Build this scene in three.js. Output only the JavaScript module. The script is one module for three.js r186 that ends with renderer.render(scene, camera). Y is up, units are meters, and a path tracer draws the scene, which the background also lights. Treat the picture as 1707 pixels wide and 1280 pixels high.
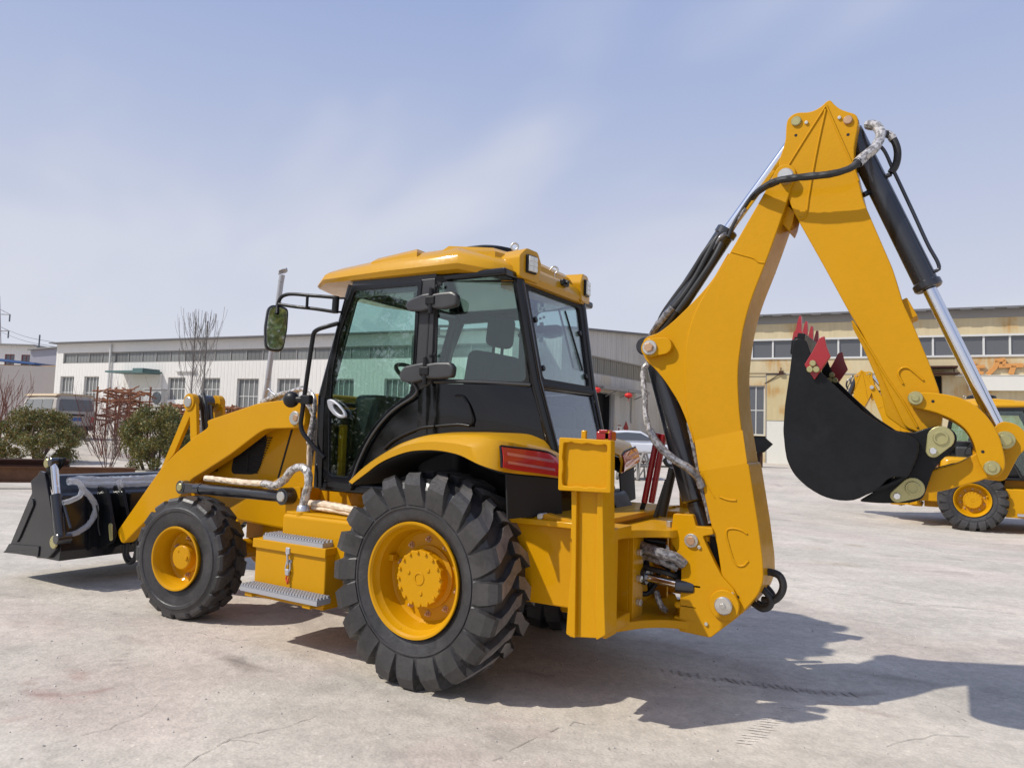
import * as THREE from 'three';
import { RoundedBoxGeometry } from 'three/addons/geometries/RoundedBoxGeometry.js';
import { mergeGeometries, toCreasedNormals } from 'three/addons/utils/BufferGeometryUtils.js';

// ------------------------------------------------------------------ camera, sky, sun, exposure
const scene = new THREE.Scene();
const camera = new THREE.PerspectiveCamera(2 * Math.atan(640 / 1200) * 180 / Math.PI, 1024 / 767, 0.05, 2000);
camera.position.set(2.834,1.566,4.589);
camera.rotation.order = 'YXZ';
camera.rotation.set(4.0 * Math.PI / 180, 31.5 * Math.PI / 180, 1.8 * Math.PI / 180);
const renderer = new THREE.WebGLRenderer({ antialias: true });
renderer.setSize(1024, 767);
renderer.toneMapping = THREE.LinearToneMapping;
renderer.toneMappingExposure = 1.08;
renderer.shadowMap.enabled = true;
renderer.shadowMap.type = THREE.PCFSoftShadowMap;

const SUN = new THREE.Vector3(-0.57, 0.97, 0.65).normalize();
const sun = new THREE.DirectionalLight(new THREE.Color(1.0, 0.945, 0.85), 3.7);
sun.position.copy(SUN).multiplyScalar(60);
sun.target.position.set(0, 0, 0);
sun.castShadow = true; sun.shadow.radius = 1.6;
sun.shadow.mapSize.set(4096, 4096);
Object.assign(sun.shadow.camera, { left: -45, right: 30, top: 40, bottom: -40, near: 1, far: 160 });
scene.add(sun, sun.target);

// ------------------------------------------------------------------ noise
function rng(seed) { let s = seed >>> 0; return () => { s = (s + 0x6d2b79f5) | 0; let t = Math.imul(s ^ (s >>> 15), 1 | s); t = (t + Math.imul(t ^ (t >>> 7), 61 | t)) ^ t; return ((t ^ (t >>> 14)) >>> 0) / 4294967296; }; }
function hash(x, y, s) { let h = Math.imul(x, 374761393) + Math.imul(y, 668265263) + Math.imul(s, 1442695041); h = Math.imul(h ^ (h >>> 13), 1274126177); return ((h ^ (h >>> 16)) >>> 0) / 4294967296; }
function vnoise(x, y, p, s) {                                   // value noise with period p (0 = none), 0..1
  let xi = Math.floor(x), yi = Math.floor(y); const fx = x - xi, fy = y - yi;
  const u = fx * fx * (3 - 2 * fx), v = fy * fy * (3 - 2 * fy);
  let x1 = xi + 1, y1 = yi + 1;
  if (p) { xi = ((xi % p) + p) % p; yi = ((yi % p) + p) % p; x1 = ((x1 % p) + p) % p; y1 = ((y1 % p) + p) % p; }
  const a = hash(xi, yi, s), b = hash(x1, yi, s), c = hash(xi, y1, s), d = hash(x1, y1, s);
  return a + (b - a) * u + (c - a) * v + (a - b - c + d) * u * v;
}
function fbm(x, y, p, oct, s) { let a = 0.5, t = 0, n = 0; for (let i = 0; i < oct; i++) { t += a * vnoise(x, y, p, s + i * 17); n += a; a *= 0.5; x *= 2; y *= 2; p *= 2; } return t / n; }
const sst = (a, b, x) => { const t = Math.min(1, Math.max(0, (x - a) / (b - a))); return t * t * (3 - 2 * t); };
const lerp = (a, b, t) => a + (b - a) * t;

function tex(w, h, f, srgb, rx = 1, ry = 1) {                   // f(u, v) -> [r, g, b] in 0..1
  const data = new Uint8Array(w * h * 4);
  for (let y = 0; y < h; y++) for (let x = 0; x < w; x++) {
    const c = f(x / w, y / h), o = (y * w + x) * 4;
    data[o] = Math.max(0, Math.min(255, c[0] * 255)); data[o + 1] = Math.max(0, Math.min(255, c[1] * 255)); data[o + 2] = Math.max(0, Math.min(255, c[2] * 255)); data[o + 3] = 255;
  }
  const t = new THREE.DataTexture(data, w, h);
  t.wrapS = t.wrapT = THREE.RepeatWrapping; t.magFilter = THREE.LinearFilter; t.minFilter = THREE.LinearMipmapLinearFilter; t.generateMipmaps = true;
  if (srgb) t.colorSpace = THREE.SRGBColorSpace;
  t.repeat.set(rx, ry); t.needsUpdate = true;
  return t;
}

// ------------------------------------------------------------------ sky: hazy pale blue with thin streaks of high cloud
{
  const W = 1024, H = 512, d = new Float32Array(W * H * 4);
  for (let j = 0; j < H; j++) {
    const el = ((j + 0.5) / H - 0.5) * Math.PI, y = Math.sin(el), ce = Math.cos(el);
    for (let i = 0; i < W; i++) {
      const az = ((i + 0.5) / W - 0.5) * 2 * Math.PI;           // three: u = atan2(z, x) / 2pi + 0.5
      const x = Math.cos(az) * ce, z = Math.sin(az) * ce;
      const h = Math.max(0, y);
      const g = Math.pow(sst(0, 1, h * 1.25), 0.7);
      let c = [lerp(0.67, 0.23, g), lerp(0.69, 0.325, g), lerp(0.75, 0.605, g)];
      const k = 1 / (h + 0.16), px = x * k, pz = z * k;
      const r1 = px * 0.92 + pz * 0.39, r2 = -px * 0.39 + pz * 0.92;
      const wx = fbm(r1 * 0.6 + 7, r2 * 0.6 + 3, 0, 3, 5), wy = fbm(r1 * 0.6 + 1, r2 * 0.6 + 9, 0, 3, 8);
      const n1 = fbm(r1 * 0.36 + wx * 1.3 + 2.7, r2 * 0.8 + wy * 1.3, 0, 5, 21), n2 = fbm(r1 * 1.0 + wx, r2 * 2.4 + wy, 0, 4, 51);
      const cl = sst(0.39, 0.65, n1 * 0.62 + n2 * 0.38) * 0.85;
      const cc = [0.63, 0.655, 0.745];
      for (let q = 0; q < 3; q++) c[q] = lerp(c[q], cc[q], cl);
      const sd = x * SUN.x + y * SUN.y + z * SUN.z;             // the haze brightens towards the sun
      const glow = Math.pow(Math.max(0, sd), 6) * 0.22 + Math.pow(Math.max(0, sd), 40) * 0.5;
      const warm = [1, 0.97, 0.92];
      for (let q = 0; q < 3; q++) { c[q] += glow * warm[q]; if (y < 0) c[q] = lerp(c[q], [0.42, 0.40, 0.37][q], sst(0, 0.06, -y)); }
      const o = (j * W + i) * 4; d[o] = c[0]; d[o + 1] = c[1]; d[o + 2] = c[2]; d[o + 3] = 1;
    }
  }
  const t = new THREE.DataTexture(d, W, H, THREE.RGBAFormat, THREE.FloatType);
  t.mapping = THREE.EquirectangularReflectionMapping; t.magFilter = THREE.LinearFilter; t.minFilter = THREE.LinearFilter; t.needsUpdate = true;
  scene.background = t; scene.environment = t;
}

// ------------------------------------------------------------------ geometry helpers
function clean(g) {                                             // position + normal + metre uv, not indexed
  let q = g.index ? g.toNonIndexed() : g.clone();
  for (const k of Object.keys(q.attributes)) if (!['position', 'normal', 'uv', 'color'].includes(k)) q.deleteAttribute(k);
  if (!q.attributes.normal) q.computeVertexNormals();
  if (q.userData.keepUV) return q;
  const p = q.attributes.position, n = q.attributes.normal, uv = new Float32Array(p.count * 2);
  for (let i = 0; i < p.count; i += 3) {
    let ax = 0, ay = 0, az = 0;
    for (let k = 0; k < 3; k++) { ax += Math.abs(n.getX(i + k)); ay += Math.abs(n.getY(i + k)); az += Math.abs(n.getZ(i + k)); }
    for (let k = 0; k < 3; k++) {
      const x = p.getX(i + k), y = p.getY(i + k), z = p.getZ(i + k);
      const [u, v] = az >= ax && az >= ay ? [x, y] : ax >= ay ? [z, y] : [x, z];
      uv[(i + k) * 2] = u; uv[(i + k) * 2 + 1] = v;
    }
  }
  q.setAttribute('uv', new THREE.BufferAttribute(uv, 2));
  return q;
}
const counts = {};
function numbered(name) { const n = counts[name] = (counts[name] ?? -1) + 1; return n ? name + '_' + String(n).padStart(3, '0') : name; }
function join(gs) { gs = (Array.isArray(gs) ? gs : [gs]).flat(9).map(clean); return gs.length > 1 ? mergeGeometries(gs) : gs[0]; }
function part(name, gs, mat, parent, label) {
  const m = new THREE.Mesh(join(gs), mat); m.name = name; m.castShadow = m.receiveShadow = true; parent.add(m);
  if (label) m.userData.label = label;
  return m;
}
function tag(o, label, category, group) { o.userData = { label, category }; if (group) o.userData.group = group; return o; }
function thing(name, label, category, pos = [0, 0, 0], turn = 0, group) {
  const o = new THREE.Group(); o.name = numbered(name); o.position.set(...pos); o.rotation.y = turn; scene.add(o);
  return tag(o, label, category, group);
}
function one(name, gs, mat, label, category, group) { const m = part(numbered(name), gs, mat, scene); return tag(m, label, category, group); }
function struct(name, gs, mat, parent = scene) { const m = part(parent === scene ? numbered(name) : name, gs, mat, parent); if (parent === scene) m.userData.kind = 'structure'; return m; }
const mir = (g) => { if (Array.isArray(g)) return g.map(mir); const q = clean(g).clone(); q.scale(1, 1, -1); for (const k of Object.keys(q.attributes)) { const a = q.attributes[k], s = a.itemSize; for (let i = 0; i < a.count; i += 3) for (let c = 0; c < s; c++) { const t = a.array[(i + 1) * s + c]; a.array[(i + 1) * s + c] = a.array[(i + 2) * s + c]; a.array[(i + 2) * s + c] = t; } } return q; };
function both(name, gs, mat, parent, label) { const a = part(name, gs, mat, parent, label), b = part(name, mir([gs].flat(9)), mat, parent, label); return [a, b]; }

function rounded(pts, r) {                                      // round every corner of a closed outline (a third number is that corner's own radius)
  if (!r && !pts.some((p) => p.length > 2)) return pts.map((p) => new THREE.Vector2(p[0], p[1]));
  const out = [], n = pts.length;
  for (let i = 0; i < n; i++) {
    const a = pts[(i + n - 1) % n], b = pts[i], c = pts[(i + 1) % n], rr = b[2] ?? r;
    const la = Math.hypot(a[0] - b[0], a[1] - b[1]), lc = Math.hypot(c[0] - b[0], c[1] - b[1]);
    const ta = Math.min(rr, la * 0.48), tc = Math.min(rr, lc * 0.48);
    if (ta < 1e-4 || tc < 1e-4) { out.push(new THREE.Vector2(b[0], b[1])); continue; }
    const p0 = [b[0] + (a[0] - b[0]) / la * ta, b[1] + (a[1] - b[1]) / la * ta], p2 = [b[0] + (c[0] - b[0]) / lc * tc, b[1] + (c[1] - b[1]) / lc * tc];
    for (let k = 0; k <= 5; k++) { const t = k / 5, u = 1 - t; out.push(new THREE.Vector2(u * u * p0[0] + 2 * u * t * b[0] + t * t * p2[0], u * u * p0[1] + 2 * u * t * b[1] + t * t * p2[1])); }
  }
  return out;
}
function plate(pts, z0, z1, { b = 0.004, r = 0.012, holes = [], hr = 0.02 } = {}) {   // outline in x, y, thickness from z0 to z1, bevelled edges
  const s = new THREE.Shape(rounded(pts, r));
  for (const h of holes) s.holes.push(new THREE.Path(rounded(h, hr)));
  b = Math.min(b, (z1 - z0) * 0.4);
  const g = new THREE.ExtrudeGeometry(s, { depth: z1 - z0 - 2 * b, bevelEnabled: b > 0, bevelThickness: b, bevelSize: b, bevelOffset: -b, bevelSegments: 2, curveSegments: 6 });
  g.translate(0, 0, z0 + b);
  return g;
}
const lerp3 = (a, b, t) => [0, 1, 2].map((i) => a[i] + (b[i] - a[i]) * t);
const V = (a) => new THREE.Vector3(a[0], a[1], a[2]);
function panel(O, U, W, pts, t0, t1, opt) {                     // a plate in the plane through O spanned by U, W; thickness along U x W
  const u = V(U).normalize(), w = V(W).normalize(), n = u.clone().cross(w);
  return plate(pts, t0, t1, opt).applyMatrix4(new THREE.Matrix4().makeBasis(u, w, n).setPosition(V(O)));
}
function box(x0, x1, y0, y1, z0, z1, r = 0.006) {
  const a = Math.abs(x1 - x0), b = Math.abs(y1 - y0), c = Math.abs(z1 - z0), rr = Math.min(r, a * 0.45, b * 0.45, c * 0.45);
  const g = rr > 0.0005 ? new RoundedBoxGeometry(a, b, c, 2, rr) : new THREE.BoxGeometry(a, b, c);
  return g.translate((x0 + x1) / 2, (y0 + y1) / 2, (z0 + z1) / 2);
}
const flat = (x0, x1, y0, y1, z0, z1) => box(x0, x1, y0, y1, z0, z1, 0);
function rod(a, b, r, r2 = r, seg = 20) {                       // round bar with slightly chamfered ends
  const A = V(a), B = V(b), L = A.distanceTo(B), c = Math.min(r, r2) * 0.12;
  const g = new THREE.LatheGeometry([[0, 0], [r - c, 0], [r, c], [r2, L - c], [r2 - c, L], [0, L]].map((p) => new THREE.Vector2(...p)), seg);
  g.applyQuaternion(new THREE.Quaternion().setFromUnitVectors(new THREE.Vector3(0, 1, 0), B.clone().sub(A).normalize()));
  return toCreasedNormals(g, 0.6).translate(A.x, A.y, A.z);
}
function tube(pts, r, seg = 8, n = 0, tension = 0.5) {
  const c = new THREE.CatmullRomCurve3(pts.map(V), false, 'centripetal', tension);
  return new THREE.TubeGeometry(c, n || pts.length * 8, r, seg, false);
}
function crumple(pts, r, amp, seed, seg = 10) {                 // a tube wrapped in wrinkled plastic or tape
  const c = new THREE.CatmullRomCurve3(pts.map(V), false, 'centripetal'), L = c.getLength(), n = Math.max(12, Math.round(L / 0.012));
  const g = new THREE.TubeGeometry(c, n, r, seg, false), p = g.attributes.position, nn = g.attributes.normal;
  for (let i = 0; i < p.count; i++) {
    const k = Math.floor(i / (seg + 1)), j = (i % (seg + 1)) % seg;
    const d = (vnoise(k * 0.45, j * 0.9, 0, seed) - 0.5) * 0.75 * amp + (vnoise(k * 0.12, 3, 0, seed + 5) - 0.5) * amp * 0.5;
    p.setXYZ(i, p.getX(i) + nn.getX(i) * d, p.getY(i) + nn.getY(i) * d, p.getZ(i) + nn.getZ(i) * d);
  }
  return toCreasedNormals(g, 0.5);
}
function lathe(prof, seg = 48) {                                // profile [radius, z] about the z axis
  return toCreasedNormals(new THREE.LatheGeometry(prof.map((p) => new THREE.Vector2(p[0], p[1])), seg).rotateX(Math.PI / 2), 0.5);
}
function disc(x, y, z0, z1, r, seg = 24) {                      // a short pin along z with a chamfer
  const c = Math.min(r * 0.15, Math.abs(z1 - z0) * 0.3, 0.006);
  const g = lathe([[0, z0], [r - c, z0], [r, z0 + c], [r, z1 - c], [r - c, z1], [0, z1]].map((p) => [p[0], p[1]]), seg);
  return g.translate(x, y, 0);
}
function ring(x, y, z0, z1, r0, r1, seg = 28) { return lathe([[r0, z0], [r1 - 0.003, z0], [r1, z0 + 0.003], [r1, z1 - 0.003], [r1 - 0.003, z1], [r0, z1], [r0, z0]], seg).translate(x, y, 0); }
const hex = (x, y, z0, z1, r) => plate([0, 1, 2, 3, 4, 5].map((k) => [x + r * Math.cos(k * Math.PI / 3 + 0.3), y + r * Math.sin(k * Math.PI / 3 + 0.3)]), z0, z1, { r: 0, b: 0.002 });
function resample(pts, n) { const c = new THREE.CatmullRomCurve3(pts.map(V), false, 'centripetal'); return c.getSpacedPoints(n - 1).map((p) => [p.x, p.y, p.z]); }
function sheet(rows, t = 0.006) {                               // closed thin shell through a grid of points
  const R = rows.length, C = rows[0].length, P = rows.map((r) => r.map(V)), N = [];
  for (let i = 0; i < R; i++) { N.push([]); for (let j = 0; j < C; j++) {
    const du = P[Math.min(R - 1, i + 1)][j].clone().sub(P[Math.max(0, i - 1)][j]), dv = P[i][Math.min(C - 1, j + 1)].clone().sub(P[i][Math.max(0, j - 1)]);
    N[i].push(du.cross(dv).normalize());
  } }
  const pos = [], push = (...q) => q.forEach((p) => pos.push(p.x, p.y, p.z));
  const Q = P.map((r, i) => r.map((p, j) => p.clone().addScaledVector(N[i][j], -t)));
  for (let i = 0; i + 1 < R; i++) for (let j = 0; j + 1 < C; j++) {
    push(P[i][j], P[i + 1][j], P[i + 1][j + 1], P[i][j], P[i + 1][j + 1], P[i][j + 1]);
    push(Q[i][j], Q[i + 1][j + 1], Q[i + 1][j], Q[i][j], Q[i][j + 1], Q[i + 1][j + 1]);
  }
  const rim = (a, b, c, d) => push(a, b, c, a, c, d);
  for (let j = 0; j + 1 < C; j++) { rim(P[0][j], P[0][j + 1], Q[0][j + 1], Q[0][j]); rim(P[R - 1][j + 1], P[R - 1][j], Q[R - 1][j], Q[R - 1][j + 1]); }
  for (let i = 0; i + 1 < R; i++) { rim(P[i + 1][0], P[i][0], Q[i][0], Q[i + 1][0]); rim(P[i][C - 1], P[i + 1][C - 1], Q[i + 1][C - 1], Q[i][C - 1]); }
  const g = new THREE.BufferGeometry(); g.setAttribute('position', new THREE.Float32BufferAttribute(pos, 3));
  return toCreasedNormals(g, 0.7);
}
function loft(rings, cap0 = true, cap1 = true) {                // rings of equal count, closed round
  const n = rings[0].length, pos = [], push = (...q) => q.forEach((p) => pos.push(...p));
  for (let k = 0; k + 1 < rings.length; k++) for (let i = 0; i < n; i++) {
    const j = (i + 1) % n, a = rings[k][i], b = rings[k][j], c = rings[k + 1][j], d = rings[k + 1][i];
    push(a, b, c, a, c, d);
  }
  const fan = (r, flip) => { const m = [0, 1, 2].map((q) => r.reduce((s, p) => s + p[q], 0) / n); for (let i = 0; i < n; i++) { const a = r[i], b = r[(i + 1) % n]; flip ? push(m, b, a) : push(m, a, b); } };
  if (cap0) fan(rings[0], true); if (cap1) fan(rings[rings.length - 1], false);
  const g = new THREE.BufferGeometry(); g.setAttribute('position', new THREE.Float32BufferAttribute(pos, 3));
  return toCreasedNormals(g, 0.55);
}

// ------------------------------------------------------------------ materials
const T = {
  grime: tex(512, 512, (u, v) => { const a = fbm(u * 4, v * 4, 4, 5, 3), b = fbm(u * 32, v * 32, 32, 3, 9); const k = 0.95 + 0.05 * a + 0.03 * (b - 0.5); return [k, k, k]; }, false),
  rough: tex(512, 512, (u, v) => { const a = fbm(u * 5, v * 5, 5, 5, 13), b = fbm(u * 40, v * 40, 40, 2, 19); const k = 0.5 + 0.5 * a + 0.25 * (b - 0.5); return [k, k, k]; }, false),
  peel: tex(512, 512, (u, v) => { const k = fbm(u * 60, v * 60, 60, 2, 31) * 0.7 + fbm(u * 6, v * 6, 6, 3, 33) * 0.3; return [k, k, k]; }, false),
  grain: tex(512, 512, (u, v) => { const k = fbm(u * 90, v * 90, 90, 3, 41); return [k, k, k]; }, false),
  rubber: tex(512, 512, (u, v) => { const a = fbm(u * 5, v * 5, 5, 5, 61), b = fbm(u * 60, v * 60, 60, 2, 69); const d = sst(0.55, 0.72, fbm(u * 9 + 3, v * 9, 9, 4, 65)) * 0.22, k = 0.52 + 0.34 * sst(0.3, 0.75, a) + 0.25 * (b - 0.5) + d; return [k * 1.01 + d * 0.10, k, k - d * 0.10]; }, false),
  foil: tex(256, 256, (u, v) => { const a = fbm(u * 22, v * 22, 22, 3, 71), b = fbm(u * 44, v * 44, 44, 2, 79); const k = sst(0.36, 0.62, a * 0.6 + b * 0.4); return [0.30 + 0.52 * k, 0.285 + 0.52 * k, 0.27 + 0.52 * k]; }, false, 2.5, 2.5),
  tan: tex(256, 256, (u, v) => { const a = fbm(u * 20, v * 20, 20, 3, 81), b = fbm(u * 50, v * 50, 50, 2, 89); const k = a * 0.6 + b * 0.4; return [0.42 + 0.50 * k, 0.32 + 0.45 * k, 0.2 + 0.40 * k]; }, false),
  rust: tex(512, 512, (u, v) => { const a = fbm(u * 7, v * 7, 7, 5, 91), b = fbm(u * 40, v * 40, 40, 2, 99); const k = a * 0.7 + b * 0.3; return [0.20 + 0.35 * k, 0.09 + 0.19 * k, 0.05 + 0.09 * k]; }, false),
};
const S = (m, o) => new THREE.MeshStandardMaterial({ ...o, ...m }), PH = (o) => new THREE.MeshPhysicalMaterial(o);
const rgb = (r, g, b) => new THREE.Color().setRGB(r, g, b);
const M = {
  yellow: PH({ color: rgb(0.565, 0.276, 0.001), map: T.grime, roughness: 0.7, roughnessMap: T.rough, specularIntensity: 0.25, clearcoat: 0.22, clearcoatRoughness: 0.07, bumpMap: T.peel, bumpScale: 0.0007 }),
  yellowCap: PH({ color: rgb(0.575, 0.292, 0.003), map: T.grime, roughness: 0.6, roughnessMap: T.rough, specularIntensity: 0.25, clearcoat: 0.55, clearcoatRoughness: 0.10, bumpMap: T.peel, bumpScale: 0.0003 }),
  black: PH({ color: rgb(0.004, 0.004, 0.005), roughness: 0.5, specularIntensity: 0, clearcoat: 1, clearcoatRoughness: 0.06 }),
  bucketBlack: PH({ color: rgb(0.008, 0.009, 0.011), map: T.rubber, roughness: 0.7, roughnessMap: T.rough, specularIntensity: 0.3, clearcoat: 0.25, clearcoatRoughness: 0.22, bumpMap: T.peel, bumpScale: 0.0006 }),
  bucketGloss: PH({ color: rgb(0.010, 0.010, 0.013), roughness: 0.55, specularIntensity: 0.3, clearcoat: 0.8, clearcoatRoughness: 0.12, bumpMap: T.peel, bumpScale: 0.0008 }),
  plastic: PH({ color: rgb(0.012, 0.012, 0.013), roughness: 0.55, specularIntensity: 0.6, roughnessMap: T.rough, bumpMap: T.grain, bumpScale: 0.0006 }),
  hinge: S({ color: rgb(0.04, 0.04, 0.043), roughness: 0.55, roughnessMap: T.rough }),
  seal: S({ color: rgb(0.012, 0.012, 0.013), roughness: 0.7 }),
  rubber: S({ color: rgb(0.052, 0.051, 0.054), vertexColors: true, map: T.rubber, roughness: 0.62, roughnessMap: T.rough, bumpMap: T.grain, bumpScale: 0.0012 }),
  cyl: PH({ color: rgb(0.014, 0.015, 0.02), roughness: 0.45, roughnessMap: T.rough, clearcoat: 0.7, clearcoatRoughness: 0.15 }),
  chrome: S({ color: rgb(0.80, 0.81, 0.84), metalness: 1, roughness: 0.16 }),
  zinc: S({ color: rgb(0.62, 0.61, 0.57), metalness: 0.75, roughness: 0.42, roughnessMap: T.rough }),
  pinHead: S({ color: rgb(0.52, 0.33, 0.20), metalness: 0.5, roughness: 0.5, roughnessMap: T.rough }),
  brass: S({ color: rgb(0.46, 0.42, 0.20), map: T.grime, metalness: 0.6, roughness: 0.45, roughnessMap: T.rough }),
  red: PH({ color: rgb(0.31, 0.006, 0.011), map: T.grime, roughness: 0.5, roughnessMap: T.rough, clearcoat: 0.5, clearcoatRoughness: 0.15 }),
  lens: PH({ color: rgb(0.46, 0.006, 0.020), roughness: 0.25, clearcoat: 1, clearcoatRoughness: 0.04 }),
  lensPale: PH({ color: rgb(0.60, 0.20, 0.22), roughness: 0.2, metalness: 0.4, clearcoat: 1, clearcoatRoughness: 0.04 }),
  lamp: PH({ color: rgb(0.72, 0.72, 0.66), roughness: 0.15, metalness: 0.3, clearcoat: 1 }),
  glass: PH({ color: rgb(0.79, 0.90, 0.87), transmission: 1, thickness: 0, roughness: 0, ior: 1.7 }),
  glassRear: PH({ color: rgb(0.80, 0.86, 0.88), transmission: 1, thickness: 0, roughness: 0, ior: 1.9 }),
  mirror: S({ color: rgb(0.75, 0.78, 0.76), metalness: 1, roughness: 0.03 }),
  foil: S({ color: rgb(0.72, 0.70, 0.68), map: T.foil, metalness: 0.25, roughness: 0.3 }),
  tan: S({ color: rgb(1, 1, 1), map: T.tan, roughness: 0.5 }),
  wrap: PH({ color: rgb(0.30, 0.30, 0.32), map: T.foil, roughness: 0.3, clearcoat: 0.8, clearcoatRoughness: 0.2 }),
  film: PH({ color: rgb(0.85, 0.87, 0.9), transmission: 0.75, thickness: 0, roughness: 0.25, ior: 1.4 }),
  hose: S({ color: rgb(0.03, 0.03, 0.032), roughness: 0.5, map: T.rubber }),
  grey: S({ color: rgb(0.42, 0.43, 0.46), map: T.grime, metalness: 0.3, roughness: 0.55, roughnessMap: T.rough }),
  seat: S({ color: rgb(0.03, 0.034, 0.04), roughness: 0.9, bumpMap: T.grain, bumpScale: 0.002 }),
  interior: S({ color: rgb(0.025, 0.027, 0.03), roughness: 0.8, roughnessMap: T.rough }),
  liner: S({ color: rgb(0.15, 0.16, 0.17), roughness: 0.9 }),
  silver: S({ color: rgb(0.50, 0.51, 0.54), metalness: 0.55, roughness: 0.35 }),
  dark: S({ color: rgb(0.01, 0.01, 0.01), roughness: 0.8 }),
  orange: S({ color: rgb(0.6, 0.08, 0.02), roughness: 0.6 }),
};

// ================================================================== the backhoe loader (x to its rear, z to the side in view, 0 on the rear axle)
const loader = thing('backhoe_loader', 'large yellow and black backhoe loader in the foreground, its digging arm folded up', 'backhoe loader', [0, 0, 0], 0);

// ---- wheels
const tinted = (g, k = 1) => { g.setAttribute('color', new THREE.Float32BufferAttribute(new Float32Array(g.attributes.position.count * 3).fill(k), 3)); return g; };
function lugs(stations, count, seed, tread) {     // the ground faces of the lugs (from station tread on) carry pale dust
  const pos = [], col = [], pitch = 2 * Math.PI / count, r = rng(seed);
  const pt = (s, k, off, dz) => [s.r * Math.cos(k) + 0 * off, s.r * Math.sin(k), dz * s.z];
  for (const side of [1, -1]) for (let i = 0; i < count; i++) {
    const a0 = i * pitch + (side < 0 ? pitch / 2 : 0) + (r() - 0.5) * 0.006;
    const rows = stations.map((s, q) => {
      const p = stations[Math.max(0, q - 1)], n = stations[Math.min(stations.length - 1, q + 1)];
      let tr = n.r - p.r, tz = n.z - p.z; const L = Math.hypot(tr, tz); tr /= L; tz /= L;
      const nr = -tz, nz = tr;                                  // outward of the path in (r, z)
      const lo = { r: s.r - nr * s.h, z: s.z - nz * s.h }, a = a0 + s.a;
      return [pt(lo, a - s.w / 2 * 1.12, 0, side), pt(s, a - s.w / 2 * 0.9, 0, side), pt(s, a + s.w / 2 * 0.9, 0, side), pt(lo, a + s.w / 2 * 1.12, 0, side)];
    });
    const quad = (a, b, c, d) => { side > 0 ? pos.push(...a, ...b, ...c, ...a, ...c, ...d) : pos.push(...a, ...c, ...b, ...a, ...d, ...c); };
    for (let q = 0; q + 1 < rows.length; q++) for (let e = 0; e < 3; e++) { quad(rows[q][e], rows[q + 1][e], rows[q + 1][e + 1], rows[q][e + 1]); const k = e === 1 && q >= tread ? 4.6 : 1; for (let c = 0; c < 6; c++) col.push(k * 1.02, k, k * 0.95); }
    const A = rows[0], B = rows[rows.length - 1];
    quad(A[0], A[1], A[2], A[3]); quad(B[3], B[2], B[1], B[0]); for (let c = 0; c < 12; c++) col.push(1, 1, 1);
  }
  const g = new THREE.BufferGeometry(); g.setAttribute('position', new THREE.Float32BufferAttribute(pos, 3)); g.setAttribute('color', new THREE.Float32BufferAttribute(col, 3));
  return toCreasedNormals(g, 0.35);
}
const symProfile = (half) => [...half, ...half.slice(0, -1).reverse().map((p) => [p[0], -p[1]])];
const tyreRear = [tinted(lathe(symProfile([[0.336, 0.150], [0.345, 0.185], [0.365, 0.200], [0.40, 0.212], [0.437, 0.222], [0.441, 0.229], [0.449, 0.229], [0.453, 0.222], [0.50, 0.226], [0.56, 0.222], [0.600, 0.196], [0.616, 0.15], [0.622, 0]]), 96)),
  lugs([{ r: 0.462, z: 0.230, a: -0.03, w: 0.295, h: 0.014 }, { r: 0.52, z: 0.246, a: -0.018, w: 0.275, h: 0.030 }, { r: 0.585, z: 0.252, a: 0, w: 0.235, h: 0.05 }, { r: 0.638, z: 0.236, a: 0.012, w: 0.185, h: 0.06 },
    { r: 0.655, z: 0.214, a: 0.02, w: 0.158, h: 0.056 }, { r: 0.658, z: 0.12, a: 0.10, w: 0.140, h: 0.052 }, { r: 0.660, z: 0.045, a: 0.20, w: 0.128, h: 0.05 }, { r: 0.660, z: -0.02, a: 0.225, w: 0.122, h: 0.05 }], 20, 5, 4)];
for (const g of tyreRear) g.scale(1, 1, 0.93);
const tyreFront = [tinted(lathe(symProfile([[0.240, 0.120], [0.250, 0.150], [0.275, 0.158], [0.31, 0.166], [0.370, 0.172], [0.376, 0.180], [0.398, 0.182], [0.406, 0.172], [0.445, 0.160], [0.458, 0.135], [0.460, 0]]), 96)),
  lugs([{ r: 0.432, z: 0.166, a: 0, w: 0.25, h: 0.006 }, { r: 0.462, z: 0.164, a: 0.004, w: 0.265, h: 0.020 }, { r: 0.480, z: 0.148, a: 0.01, w: 0.262, h: 0.026 }, { r: 0.486, z: 0.12, a: 0.02, w: 0.255, h: 0.027 },
    { r: 0.488, z: 0.085, a: 0.045, w: 0.245, h: 0.027 }, { r: 0.489, z: 0.06, a: 0.12, w: 0.24, h: 0.027 }, { r: 0.489, z: 0.02, a: 0.15, w: 0.235, h: 0.027 }, { r: 0.489, z: 0.006, a: 0.155, w: 0.23, h: 0.027 }], 18, 6, 9)];
for (const g of tyreFront) g.scale(1, 1, 0.86);
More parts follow.
